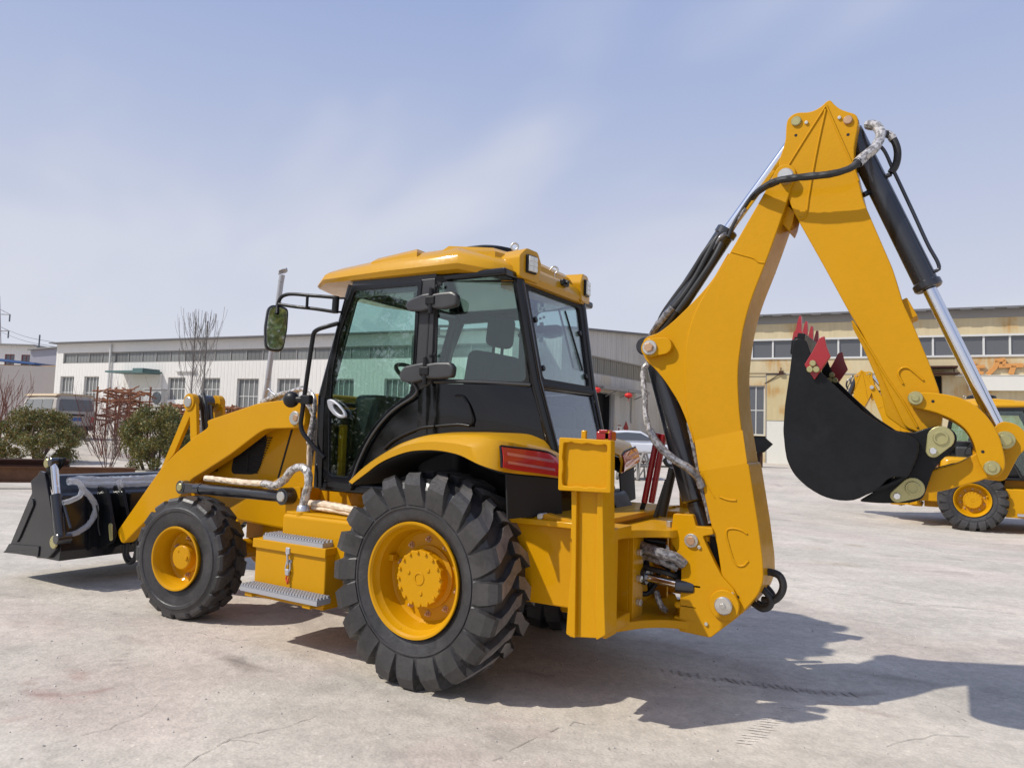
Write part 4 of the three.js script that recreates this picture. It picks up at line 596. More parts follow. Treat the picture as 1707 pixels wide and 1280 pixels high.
  part('hose', [tube([[1.865,0.793,0.05],[1.907,0.795,0.05],[1.956,0.781,0.06],[1.977,0.732,0.06],[1.964,0.678,0.06],[1.921,0.632,0.05],[1.855,0.622,0.03]], 0.022, 10), tube([[1.824,0.71,0.05],[1.868,0.686,0.06],[1.906,0.642,0.06],[1.903,0.599,0.06],[1.86,0.574,0.05],[1.797,0.591,0.02]], 0.020, 10), tube([[1.816,0.718,-0.05],[1.866,0.681,-0.05],[1.903,0.631,-0.04],[1.868,0.569,-0.04],[1.805,0.588,-0.04]], 0.018, 10)], M.hose, boom);

  part('hose_bundle', [box(1.46, 1.62, 0.70, 1.0, -0.12, 0.12, 0.03), tube([[1.52, 1.0, 0.13], [1.56, 0.9, 0.15], [1.60, 0.78, 0.14]], 0.018)], M.dark, boom);
  // boom lift cylinder and dipper cylinder
  const bc = part('boom_cylinder', [rod([[1.161,2.1,0]][0], [[1.429,1.178,0]][0], 0.085, 0.085, 32), rod([[1.429,1.178,0]][0], [[1.494,0.964,0]][0], 0.06), box(-0.03, 0.03, -0.2, 0.2, -0.1, -0.085, 0.004).translate(...[[1.305,1.691,0.1]][0])], M.cyl, loader);
  part('film_strip', [crumple([[1.413,1.676,0.13],[1.437,1.579,0.13],[1.462,1.467,0.13],[1.485,1.376,0.14],[1.515,1.267,0.16],[1.546,1.16,0.16],[1.569,1.064,0.16]], 0.012, 0.005, 41)], M.wrap, bc);
  part('wrapped_hose', [crumple([[1.135,2.057,0.12],[1.115,2.025,0.13],[1.112,1.961,0.14],[1.134,1.842,0.16],[1.148,1.724,0.18],[1.19,1.609,0.2]], 0.018, 0.006, 42)], M.foil, loader);
  part('wrapped_hose', [crumple([[1.186,1.62,0.2],[1.227,1.557,0.21],[1.286,1.498,0.22],[1.368,1.438,0.23],[1.452,1.395,0.24],[1.5,1.341,0.2],[1.521,1.28,0.18]], 0.025, 0.004, 43)], M.wrap, loader);
  const A = [[1.109,2.175,0]][0], B = [[1.613,2.919,0]][0], C = [[2.054,3.495,0.14]][0]; C[2] = 0;
  const dc = part('dipper_cylinder', [rod(A, B, 0.062, 0.062, 28), rod(lerp3(A, B, 0.95), lerp3(A, B, 1.01), 0.07), rod([A[0], A[1], -0.12], [A[0], A[1], 0.12], 0.06), rod([C[0], C[1], -0.06], [C[0], C[1], 0.06], 0.055)], M.cyl, loader);
  part('cylinder_rod', [rod(B, C, 0.033)], M.chrome, dc);
  part('hose', [tube([[1.143,2.293,0.02],[1.23,2.367,0.08],[1.324,2.449,0.1],[1.433,2.597,0.1],[1.516,2.745,0.1],[1.577,2.857,0.09],[1.591,2.882,0.06]], 0.020), tube([[1.134,2.292,-0.03],[1.185,2.387,0],[1.268,2.485,0.03],[1.385,2.623,0.05],[1.492,2.774,0.07],[1.575,2.87,0.07]], 0.020), tube([[1.325,2.39,0.1],[1.444,2.544,0.11],[1.558,2.711,0.11],[1.607,2.812,0.1]], 0.022), tube([[1.647,2.846,0.1],[1.686,2.927,0.11],[1.734,3.004,0.11],[1.786,3.07,0.12],[1.83,3.102,0.14]], 0.014)], M.hose, dc);
  part('wrapped_hose', [crumple([[1.13,2.249,0.05],[1.174,2.303,0.08],[1.229,2.356,0.1],[1.296,2.422,0.11]], 0.022, 0.008, 44), crumple([[1.546,2.78,0.1],[1.576,2.827,0.1],[1.607,2.865,0.09],[1.627,2.873,0.08]], 0.012, 0.004, 46), crumple([[1.658,2.871,0.1],[1.705,2.947,0.11],[1.752,3.013,0.11]], 0.012, 0.006, 47)], M.wrap, dc);

  // ---- dipper (stick)
  const D = 0.135;
  const dip = part('dipper', [
    plate([[2.237,3.598],[2.263,3.556],[2.298,3.519],[2.336,3.497],[2.381,3.473],[2.393,3.428],[2.368,3.269],[2.371,3.187],[2.417,2.955],[2.477,2.787],[2.563,2.549],[2.612,2.354],[2.663,2.222],[2.732,2.026],[2.781,1.864],[2.793,1.714],[2.759,1.602],[2.69,1.641],[2.616,1.672],[2.533,1.875],[2.415,2.18],[2.335,2.332],[2.205,2.604],[2.059,2.901],[2.035,2.955],[1.969,3.149],[1.951,3.26],[1.992,3.391],[1.995,3.487],[2.005,3.53],[2.05,3.554],[2.128,3.538],[2.181,3.552]], -D, D, { r: 0.03, b: 0.006 }),
    plate([[2.355,2.284],[2.413,2.182],[2.527,1.949],[2.647,1.712],[2.675,1.641],[2.616,1.659],[2.526,1.73],[2.488,1.916],[2.413,2.11],[2.355,2.236]], -0.115, 0.115, { r: 0.02, b: 0.005 }),
  ], M.yellow, loader);
  both('weld_bead', [weld([[2.217,3.554,0.137],[2.112,3.393,0.137],[2.007,3.228,0.137]]), weld([[2.217,3.536,0.137],[2.181,3.361,0.137],[2.149,3.182,0.137],[2.126,3.033,0.137],[2.103,2.902,0.137],[2.083,2.894,0.137],[2.063,2.907,0.137]], 0.007), weld([[2.221,3.557,0.137],[2.289,3.369,0.137],[2.355,3.189,0.137],[2.393,3.074,0.137]]), weld([[2.357,2.268,0.138],[2.445,2.107,0.138],[2.528,1.948,0.138],[2.606,1.815,0.138],[2.676,1.673,0.138]], 0.007), weld([[2.609,1.907,0.138],[2.587,1.967,0.138],[2.604,1.993,0.138],[2.633,1.995,0.138],[2.661,1.972,0.138],[2.706,1.926,0.138]], 0.006)], M.yellow, dip);
  const p2 = [[2.337,3.444],[2.051,3.411],[2.337,3.359],[2.054,3.495]];
  both('pin', [disc(p2[3][0], p2[3][1], 0.12, 0.15, 0.029)], M.brass, dip);
  both('pin', [disc(p2[0][0], p2[0][1], 0.12, 0.15, 0.025)], M.pinHead, dip);
  for (const k of [1, 2]) both('pin_hole', [disc(p2[k][0], p2[k][1], 0.13, 0.1365, 0.009)], M.dark, dip);
  part('stop_block', [box(-0.035, 0.035, -0.06, 0.06, -0.08, 0.08, 0.006).rotateZ(0.45).translate(...[[2.623,2.325,0]][0])], M.yellow, dip);
  for (const p of [...[[2.111,3.475],[2.292,3.467]]]) both('keeper_bolt', [hex(p[0], p[1], 0.132, 0.146, 0.011)], M.zinc, dip);
  for (const p of [...[[1.517,0.918],[1.717,0.667],[1.566,0.469]]]) both('keeper_bolt', [hex(p[0], p[1], 0.198, 0.210, 0.012)], M.zinc, loader);
  // hose looped over the top
  part('wrapped_hose', [crumple([[1.798,3.062,0.14],[1.854,3.08,0.2],[1.927,3.097,0.25],[1.992,3.102,0.27],[2.087,3.098,0.28],[2.184,3.092,0.28],[2.294,3.092,0.28],[2.369,3.113,0.27],[2.41,3.151,0.25]], 0.020, 0.005, 51), crumple([[1.829,3.084,0.15],[1.889,3.093,0.2],[1.975,3.097,0.25]], 0.014, 0.005, 52)], M.hose, dip);
  part('wrapped_hose', [crumple([[2.398,3.139,0.25],[2.425,3.179,0.22],[2.468,3.228,0.18],[2.496,3.296,0.12],[2.5,3.364,0.08],[2.472,3.421,0.04],[2.431,3.452,0]], 0.029, 0.008, 53), crumple([[2.52,3.379,0.02],[2.545,3.36,0.02],[2.563,3.328,0.02]], 0.022, 0.007, 54)], M.foil, dip);
  part('hose', [tube([[2.509,3.37,0.04],[2.545,3.357,0.02],[2.572,3.309,0.02],[2.584,3.246,0.02],[2.574,3.177,0.02],[2.55,3.136,0.02]], 0.021)], M.hose, dip);

  // bucket cylinder
  const E0 = [...[[2.337,3.434]][0], 0], E1 = [[2.735,2.447,0]][0], E2 = [[3.067,1.616,0]][0];
  const kc = part('bucket_cylinder', [rod(E0, E1, 0.062, 0.062, 28), rod(lerp3(E0, E1, 0.955), E1, 0.074, 0.074, 28), rod([E0[0], E0[1], -0.1], [E0[0], E0[1], 0.1], 0.055), tube([[2.476,3.327,0.02],[2.513,3.277,0.02],[2.562,3.148,0.02],[2.654,2.903,0.02],[2.734,2.687,0.02],[2.78,2.58,0.02],[2.782,2.55,0.02],[2.742,2.537,0.02]], 0.010, 8, 60), rod([[2.409,3.017,0.05]][0], [[2.455,3.054,0]][0], 0.016), rod([[2.55,3.129,0.02]][0], [[2.499,3.115,0]][0], 0.014)], M.cyl, loader);
  part('cylinder_rod', [rod(E1, lerp3(E1, E2, 0.97), 0.036)], M.chrome, kc);

  // linkage
  const q = [[2.671,1.825],[3.005,1.473],[2.776,1.614],[2.651,1.347],[2.968,1.553],[2.751,1.809]];
  const curve = [[2.632,1.818],[2.652,1.85],[2.707,1.86],[2.792,1.85],[2.875,1.831],[2.95,1.782],[3.003,1.715],[3.042,1.631],[3.063,1.518],[3.06,1.464],[3.024,1.423],[2.984,1.43],[2.964,1.468],[2.947,1.513],[2.93,1.6],[2.899,1.664],[2.842,1.713],[2.759,1.752],[2.646,1.78]];
  const lk = both('bucket_link', [plate(curve, 0.15, 0.20, { r: 0.04, b: 0.006 })], M.yellow, loader);
  lk.forEach((l, i) => { const f = i ? (g) => mir([g].flat(9)) : (g) => g;
    for (const k of [0, 1]) part('pin', f([ring(q[k][0], q[k][1], 0.198, 0.22, 0, 0.036), disc(q[k][0], q[k][1], 0.215, 0.228, 0.018)]), M.brass, l);
    for (const k of [4, 5]) part('pin_hole', f([disc(q[k][0], q[k][1], 0.19, 0.2015, 0.008)]), M.dark, l); });
  const l2 = part('tipping_link', [plate([[2.956,1.555],[2.866,1.489],[2.78,1.46],[2.719,1.435],[2.674,1.391],[2.623,1.349],[2.64,1.305],[2.716,1.323],[2.787,1.338],[2.955,1.401],[3.022,1.436],[3.033,1.503],[2.998,1.557]], -0.14, 0.14, { r: 0.04, b: 0.006 }), rod([q[3][0], q[3][1], -0.19], [q[3][0], q[3][1], 0.19], 0.06)], M.yellow, loader);
  const e2 = E2;
  const re = part('rod_eye', [-0.09, 0.05].map((z) => plate([...Array.from({ length: 15 }, (_, k) => [e2[0] + 0.095 * Math.cos(-0.9 + k * 0.19), e2[1] + 0.095 * Math.sin(-0.9 + k * 0.19)]), [q[1][0] - 0.08, q[1][1] + 0.1], [q[1][0] - 0.07, q[1][1] - 0.06], [q[1][0] + 0.06, q[1][1] - 0.07]], z, z + 0.04, { r: 0.03 })), M.yellow, loader);
  part('pin', [ring(e2[0], e2[1], -0.12, 0.12, 0, 0.045), disc(e2[0], e2[1], 0.11, 0.14, 0.03)], M.brass, re);

  // ---- digging bucket
  const side = [[2.085,2.154],[2.063,1.956],[2.039,1.778],[2.03,1.63],[2.049,1.474],[2.088,1.394],[2.156,1.329],[2.232,1.286],[2.306,1.269],[2.388,1.275],[2.46,1.314],[2.513,1.352],[2.552,1.401],[2.596,1.41],[2.637,1.406],[2.686,1.524],[2.689,1.592],[2.66,1.621],[2.559,1.653],[2.435,1.742],[2.298,1.88],[2.213,1.973],[2.173,2.061],[2.151,2.142]];
  const curveB = resample([[2.085,2.161,0.36],[2.063,1.956,0.36],[2.039,1.778,0.36],[2.03,1.63,0.36],[2.049,1.474,0.36],[2.088,1.394,0.36],[2.156,1.329,0.36],[2.232,1.286,0.36],[2.306,1.269,0.36],[2.388,1.275,0.36],[2.46,1.314,0.36],[2.546,1.354,0.36],[2.629,1.405,0.36],[2.683,1.521,0.36],[2.689,1.588,0.36]], 48);
  const bk = part('digging_bucket', [sheet([curveB.map((p) => [p[0], p[1], -0.345]), curveB.map((p) => [p[0], p[1], 0.345])], -0.014), box(-0.02, 0.02, -0.07, 0.07, -0.345, 0.345, 0.004).rotateZ(-0.12).translate(curveB[0][0] + 0.028, curveB[0][1] - 0.05, 0)], M.bucketBlack, loader);
  const redPts = [[2.144,1.998],[2.19,2.08],[2.223,2.148],[2.247,2.153],[2.257,2.097],[2.278,2.041],[2.196,1.915]];
  const bolts = [[2.19,2.004],[2.175,1.971],[2.208,1.97]];
  for (const s of [1, -1]) {
    const f = s > 0 ? (g) => g : (g) => mir([g].flat(9));
    part('bucket_side_plate', f([plate(side, 0.345, 0.368, { r: 0.03, b: 0.006 })]), M.bucketBlack, bk);
    const cut = part('side_cutter', f([plate(redPts, 0.368, 0.39, { r: 0.006 })]), M.red, bk);
    for (const b of bolts) { part('bolt', f([disc(b[0], b[1], 0.385, 0.41, 0.017, 12)]), M.brass, cut); part('bolt', f([disc(b[0], b[1], 0.325, 0.345, 0.017, 12)]), M.brass, bk); }
    part('bucket_ear', f([plate([[2.55,1.656],[2.654,1.639],[2.731,1.672],[2.791,1.68],[2.841,1.662],[2.862,1.617],[2.84,1.557],[2.789,1.506],[2.748,1.448],[2.721,1.359],[2.704,1.299],[2.663,1.277],[2.618,1.267],[2.493,1.258],[2.391,1.26],[2.508,1.345],[2.594,1.421],[2.637,1.55]], 0.175, 0.215, { r: 0.03, b: 0.006 })]), M.bucketBlack, bk);
    const tear = (A, B, ra, rb) => { const an = Math.atan2(B[1] - A[1], B[0] - A[0]), o = []; for (let k = 0; k <= 12; k++) o.push([A[0] + ra * Math.cos(an + 1.35 + k * (2 * Math.PI - 2.7) / 12), A[1] + ra * Math.sin(an + 1.35 + k * (2 * Math.PI - 2.7) / 12)]); for (let k = 0; k <= 8; k++) o.push([B[0] + rb * Math.cos(an - 1.35 + k * 2.7 / 8), B[1] + rb * Math.sin(an - 1.35 + k * 2.7 / 8)]); return o; };
    const t1 = [[2.785,1.617],[2.75,1.548],[2.656,1.35],[2.583,1.304]];
    for (const [a, b, ra] of [[t1[0], t1[1], 0.062], [t1[2], t1[3], 0.056]]) {
      const pp = part('pin_plate', f([plate(tear(a, b, ra, 0.034), 0.215, 0.235, { r: 0, b: 0.004 }), ring(a[0], a[1], 0.233, 0.245, 0.026, 0.036)]), M.brass, bk);
      part('bolt', f([hex(b[0], b[1], 0.235, 0.252, 0.018)]), M.chrome, pp);
    }
  }
  // teeth
  const tb0 = [[2.097,2.162]][0], tip = [[2.109,2.284]][0];
  const ang = Math.atan2(tip[1] - tb0[1], tip[0] - tb0[0]) - Math.PI / 2, len = Math.hypot(tip[0] - tb0[0], tip[1] - tb0[1]);
  for (const z of [0.30, 0.10, -0.10, -0.30]) {
    const put = (g) => g.rotateZ(ang).translate(tb0[0], tb0[1], z);
    const th = part('bucket_tooth', [put(loft([[-0.02, 0.027, 0.026], [len * 0.24, 0.024, 0.024], [len * 0.28, 0.016, 0.017], [len * 0.72, 0.011, 0.014], [len, 0.006, 0.010]].map(([y, hx, hz]) => [[-hx, y, -hz], [-hx, y, hz], [hx, y, hz], [hx, y, -hz]].reverse())))], M.red, bk);
    part('tooth_adapter', [put(box(-0.03, 0.03, -0.10, -0.012, -0.03, 0.03, 0.01))], M.bucketBlack, th);
  }
}


// ================================================================== the yard
function gh(x, z) {                                             // the yard rises a little towards the halls and dips at the far right
  const dx = x - 2.83, dz = z - 4.59, r = Math.hypot(dx, dz) + 1e-6, lf = sst(-0.6, -0.88, dx / r) * sst(0.2, -0.1, dz / r), bk = sst(0.1, -0.3, dz / r);
  return bk * lerp(0.42 * sst(22, 31, r), 0.75 * sst(31.5, 37.5, r), lf) - 0.2 * Math.exp(-((x - 4) ** 2 / 34 + (z + 13) ** 2 / 22));
}
const concreteTex = tex(2048, 2048, (u, v) => {
  const a = fbm(u * 6, v * 6, 6, 5, 201), b = vnoise(u * 700, v * 700, 700, 205), c = fbm(u * 150, v * 150, 150, 2, 209), s = fbm(u * 5, v * 40, 40, 4, 215);
  const big = fbm(u * 14 + 0.4 * a, v * 14, 14, 4, 219);
  let k = 0.80 + 0.11 * (a - 0.5) + 0.07 * (b - 0.5) + 0.09 * (c - 0.5) + 0.07 * (s - 0.5);
  const pit = vnoise(u * 300, v * 300, 300, 231); if (pit > 0.955) k -= 0.16 * sst(0.55, 0.7, big + 0.1);
  if (vnoise(u * 260, v * 260, 260, 237) > 0.965) k += 0.10;
  k -= 0.07 * sst(0.66, 0.82, big) * (0.5 + c * 0.6);
  return [k * 1.0, k * 0.958, k * 0.893];
}, true, 1 / 6.5, 1 / 6.5);
const concreteBump = tex(1024, 1024, (u, v) => { const k = 0.4 * fbm(u * 240, v * 240, 240, 2, 241) + 0.35 * fbm(u * 60, v * 60, 60, 3, 243) + 0.25 * fbm(u * 8, v * 30, 30, 4, 247); return [k, k, k]; }, false, 1 / 3.2, 1 / 3.2);
{
  const axis = (stops) => { const o = []; for (const [a, b, d] of stops) for (let x = a; x < b - 1e-6; x += d) o.push(x); o.push(stops[stops.length - 1][1]); return o; };
  const xs = axis([[-700, -100, 60], [-100, -40, 5], [-40, -10, 1], [-10, 7, 0.055], [7, 20, 0.6], [20, 100, 8], [100, 700, 60]]), zs = axis([[-700, -100, 60], [-100, -40, 5], [-40, -16, 1], [-16, -5, 0.25], [-5, 4.6, 0.055], [4.6, 20, 1], [20, 100, 8], [100, 700, 60]]);
  const nx = xs.length, nz = zs.length, pos = new Float32Array(nx * nz * 3), uv = new Float32Array(nx * nz * 2), col = new Float32Array(nx * nz * 3), idx = [];
  // marks that the concrete carries: [x, z, length, width, direction, strength, tint]
  const marks = [], R = rng(77);
  for (let k = 0; k < 90; k++) marks.push([-9 + 16 * R(), -4 + 8.4 * R(), 0.10 + 0.5 * R() * R(), 0.03 + 0.10 * R() * R(), -0.25 + 0.5 * R(), 0.10 + 0.22 * R(), R() < 0.35 ? 1 : 0]);
  const drag = (P, w, s, t) => { for (let i = 0; i + 1 < P.length; i++) { const [ax, az] = P[i], [bx, bz] = P[i + 1], L = Math.hypot(bx - ax, bz - az); marks.push([(ax + bx) / 2, (az + bz) / 2, L * 0.62, w, Math.atan2(bz - az, bx - ax), s, t]); } };
  drag([[-1.964,2.263],[-1.809,2.341],[-1.661,2.365],[-1.544,2.325],[-1.457,2.238],[-1.434,2.149],[-1.391,2.068]], 0.035, 0.30, 1);
  drag([[-1.704,2.325],[-1.523,2.367],[-1.374,2.314],[-1.342,2.199]], 0.05, 0.18, 1);
  drag([[-1.931,2.028],[-1.69,2.124],[-1.817,2.014]], 0.05, 0.22, 1); drag([[-1.37,2.673],[-1.401,2.618],[-1.352,2.591]], 0.05, 0.28, 1);
  drag([[-2.098,1.559],[-1.87,1.755],[-1.722,1.871]], 0.025, 0.28, 0); drag([[-1.094,1.993],[-1.045,1.98]], 0.03, 0.35, 0);
  drag([[1.169,-0.232],[1.439,-0.284],[1.66,-0.335],[1.84,-0.371],[2.049,-0.419],[2.311,-0.548],[2.468,-0.703]], 0.045, 0.35, 0);
  drag([[0.702,-8.662],[1.123,-8.681],[1.642,-8.451]], 0.10, 0.35, 2); drag([[0.89,-7.493],[1.196,-7.459]], 0.06, 0.3, 2); drag([[1.173,-5.978],[1.462,-6.053],[1.751,-6.073]], 0.22, 0.22, 2);
  drag([[1.083,-4.449],[1.895,-4.076],[2.474,-3.743],[3.082,-4.013]], 0.03, 0.2, 0); drag([[2.219,-2.375],[2.709,-2.004],[3.019,-1.961]], 0.2, 0.12, 0);
  drag([[-1.217,0.917],[-0.773,1.001],[-0.34,1.116],[0.069,1.253],[0.346,1.272],[0.677,1.284],[1.045,1.291]], 0.08, 0.14, 0);
  const white = [...[[1.904,0.189],[1.957,0.04],[1.925,0.478],[1.974,0.295],[1.911,0.581],[1.967,-0.083]]];
  for (let j = 0; j < nz; j++) for (let i = 0; i < nx; i++) {
    const x = xs[i], z = zs[j], o = j * nx + i, near = sst(14, 8, Math.hypot(x - 0, z + 0));
    pos[o * 3] = x; pos[o * 3 + 1] = gh(x, z) ; pos[o * 3 + 2] = z; uv[o * 2] = x * 0.87 - z * 0.49; uv[o * 2 + 1] = x * 0.49 + z * 0.87;
    const a = fbm(x * 0.35 + 40, z * 0.5 + 40, 0, 4, 301), b = fbm(x * 1.4 + 9, z * 2.2 + 9, 0, 4, 307), c = fbm(x * 6, z * 9, 0, 3, 311), st = fbm((x * 0.9 + z * 0.45) * 0.5 + 50, (z * 0.9 - x * 0.45) * 4 + 50, 0, 4, 315);
    let k = 0.815 + 0.15 * (a - 0.5) + 0.15 * (b - 0.5) + 0.10 * (c - 0.5) + 0.17 * (st - 0.5);
    let r = k, g = k, bl = k; const pink = sst(0.52, 0.72, fbm(x * 0.8 + 90, z * 0.9 + 20, 0, 3, 321)) * 0.04; r += pink * 0.7; g -= pink * 0.25; bl -= pink * 0.1;
    if (near > 0) for (const [mx, mz, L, w, an, s, t] of marks) {
      const dx = x - mx, dz = z - mz; if (Math.abs(dx) > L + 0.4 || Math.abs(dz) > L + 0.4) continue;
      const u = (dx * Math.cos(an) + dz * Math.sin(an)) / L, v = (-dx * Math.sin(an) + dz * Math.cos(an)) / w, d = u * u + v * v; if (d > 1.6) continue;
      const f = near * s * sst(1.3, 0.2, d + 0.9 * (c - 0.5) + 0.5 * (b - 0.5)); r -= f * (t === 1 ? 0.7 : t === 2 ? 0.9 : 1) * 0.6; g -= f * (t === 2 ? 1.1 : 1) * 0.62; bl -= f * (t === 2 ? 1.35 : 1) * 0.62;
    }
    for (const [mx, mz] of white) { const d = Math.hypot((x - mx) * 0.8 + (z - mz) * 0.4, (z - mz) * 0.9) / 0.10; if (d < 1.3) { const f = sst(1.3, 0.3, d + 0.8 * (c - 0.5)) * 0.10; r += f; g += f; bl += f * 1.1; } }
    col[o * 3] = r; col[o * 3 + 1] = g; col[o * 3 + 2] = bl;
    if (i + 1 < nx && j + 1 < nz) idx.push(o, o + nx, o + 1, o + 1, o + nx, o + nx + 1);
  }
  const g = new THREE.BufferGeometry(); g.setAttribute('position', new THREE.BufferAttribute(pos, 3)); g.setAttribute('uv', new THREE.BufferAttribute(uv, 2)); g.setAttribute('color', new THREE.BufferAttribute(col, 3)); g.setIndex(idx); g.computeVertexNormals();
  const m = new THREE.Mesh(g, S({ color: rgb(1, 1, 1), vertexColors: true, map: concreteTex, roughness: 0.93, bumpMap: concreteBump, bumpScale: 0.006 })); m.name = 'ground'; m.userData.kind = 'structure'; m.receiveShadow = m.castShadow = true; scene.add(m);
  // cracks: narrow broken lines of dark grit lying in the surface
  const crackPos = [], CR = rng(123);
  const crack = (P, w) => {
    const fine = []; for (let i = 0; i + 1 < P.length; i++) { const n = Math.max(3, Math.round(Math.hypot(P[i + 1][0] - P[i][0], P[i + 1][1] - P[i][1]) / 0.06)); for (let k = 0; k < n; k++) { const t = k / n; fine.push([lerp(P[i][0], P[i + 1][0], t) + (CR() - 0.5) * 0.028, lerp(P[i][1], P[i + 1][1], t) + (CR() - 0.5) * 0.028]); } }
    for (let i = 0; i + 1 < fine.length; i++) { const a = fine[i], b = fine[i + 1], dx = b[0] - a[0], dz = b[1] - a[1], L = Math.hypot(dx, dz) || 1, wa = w * (0.15 + CR() * 0.55), nx_ = -dz / L * wa, nz_ = dx / L * wa, y = 0.004;
      if (CR() < 0.12) continue;
      crackPos.push(a[0] - nx_, y, a[1] - nz_, b[0] + nx_, y, b[1] + nz_, a[0] + nx_, y, a[1] + nz_, a[0] - nx_, y, a[1] - nz_, b[0] - nx_, y, b[1] - nz_, b[0] + nx_, y, b[1] + nz_); }
  };
  crack([[-0.19,2.449],[-0.242,2.255],[-0.253,2.18],[-0.26,2.125],[-0.215,1.995],[-0.163,1.845],[-0.155,1.77],[-0.131,1.62]], 0.004);
  crack([[-0.26,2.125],[-0.146,2.087],[0.015,2.038]], 0.0025); crack([[-4.206,1.457],[-4.143,0.944],[-4.021,0.39],[-3.781,0.037]], 0.003); crack([[-2.202,1.339],[-2.031,1.064],[-1.632,1.051],[-1.493,0.787]], 0.0022);
  crack([[1.192,-3.884],[1.808,-3.816],[2.368,-3.755],[2.881,-3.945],[3.402,-3.97]], 0.006); crack([[1.102,-4.705],[1.799,-4.968],[2.552,-4.622]], 0.004); crack([[2.065,-9.299],[2.837,-7.999],[3.664,-7.761]], 0.008); crack([[2.531,0.225],[2.741,-0.111],[2.964,-0.205]], 0.003);
  crack([[0.939,1.571],[0.974,1.164],[1.058,0.909],[1.217,0.864]], 0.003); crack([[-0.897,2.643],[-0.864,2.399],[-0.902,2.183],[-1.04,1.954]], 0.0025); crack([[0.769,-11.429],[1.984,-10.767],[2.839,-10.038]], 0.006);
  const cg = new THREE.BufferGeometry(); cg.setAttribute('position', new THREE.Float32BufferAttribute(crackPos, 3)); cg.computeVertexNormals();
  const cm = part('pavement_cracks', cg, S({ color: rgb(0.24, 0.215, 0.19), roughness: 1 }), scene); cm.userData.kind = 'structure';
  // tyre prints: pale dust lugs in front, dark scuffed lugs in the shaded track
  const prints = (name, rows, mat) => {
    const P = [], PR = rng(name.length * 7);
    for (const [cx, cz, an, L, w] of rows) { const c = Math.cos(an), s = Math.sin(an), n = 7; let prev = null;
      for (let i = 0; i <= n; i++) { const t = i / n - 0.5, h = w * (0.35 + 0.65 * PR()) * Math.min(1, 5 * (0.5 - Math.abs(t)) + 0.15), x = cx + c * t * L, z = cz + s * t * L, q = [[x - s * h, z + c * h], [x + s * h, z - c * h]];
        if (prev && PR() > 0.1) P.push(prev[0][0], 0.005, prev[0][1], q[0][0], 0.005, q[0][1], q[1][0], 0.005, q[1][1], prev[0][0], 0.005, prev[0][1], q[1][0], 0.005, q[1][1], prev[1][0], 0.005, prev[1][1]); prev = q; } }
    const g = new THREE.BufferGeometry(); g.setAttribute('position', new THREE.Float32BufferAttribute(P, 3)); g.computeVertexNormals(); const m = part(name, g, mat, scene); m.userData.kind = 'structure';
  };
  const w0 = [[1.982,-0.036],[1.894,0.638]], wd = [w0[1][0] - w0[0][0], w0[1][1] - w0[0][1]], PRr = rng(40);
  prints('dusty_tyre_print', Array.from({ length: 17 }, (_, k) => { const t = k / 16; return [w0[0][0] + wd[0] * t + 0.015 * (PRr() - 0.5), w0[0][1] + wd[1] * t, -0.35 + 0.2 * (PRr() - 0.5), 0.15 * (0.6 + 0.5 * PRr()), 0.0055]; }), S({ color: rgb(0.60, 0.57, 0.52), roughness: 1 }));
  const d0 = [[1.144,-0.243],[1.439,-0.284],[1.66,-0.335],[1.874,-0.383],[2.082,-0.431],[2.345,-0.547]], dr = [];
  for (let i = 0; i + 1 < d0.length; i++) for (let k = 0; k < 5; k++) { const t = k / 5; dr.push([lerp(d0[i][0], d0[i + 1][0], t), lerp(d0[i][1], d0[i + 1][1], t) + 0.02 * (PRr() - 0.5), 1.0 + 0.5 * (PRr() - 0.5), 0.10 * (0.6 + 0.6 * PRr()), 0.010 * (0.5 + PRr())]); }
  prints('dark_tyre_scuff', dr, S({ color: rgb(0.36, 0.33, 0.295), roughness: 1 }));
  // loose grit and chips of stone
  const gr = rng(991), chip = new THREE.IcosahedronGeometry(1, 0), im = new THREE.InstancedMesh(chip, S({ color: rgb(1, 1, 1), roughness: 1 }), 1500), mt = new THREE.Matrix4(), qq = new THREE.Quaternion(), cc = new THREE.Color();
  for (let k = 0; k < 1500; k++) { const cl = [[-2.5, 1.6], [-0.5, 2.3], [-4, 0.5], [3, -1], [2, 1], [4, -4]][Math.floor(gr() * 6)], x = cl[0] + (gr() + gr() + gr() - 1.5) * 3.2, z = cl[1] + (gr() + gr() + gr() - 1.5) * 2.2, s = 0.0018 + 0.005 * gr() ** 4;
    mt.compose(new THREE.Vector3(x, gh(x, z) + s * 0.3, z), qq.setFromEuler(new THREE.Euler(gr() * 6, gr() * 6, gr() * 6)), new THREE.Vector3(s * (1 + gr()), s * 0.7, s)); im.setMatrixAt(k, mt); const v = 0.32 + 0.30 * gr(); im.setColorAt(k, cc.setRGB(v, v * 0.95, v * 0.88)); }
  im.name = 'grit'; im.userData = { kind: 'stuff', label: 'grey grit and stone chips scattered on the concrete', category: 'grit' }; im.castShadow = true; scene.add(im);
}

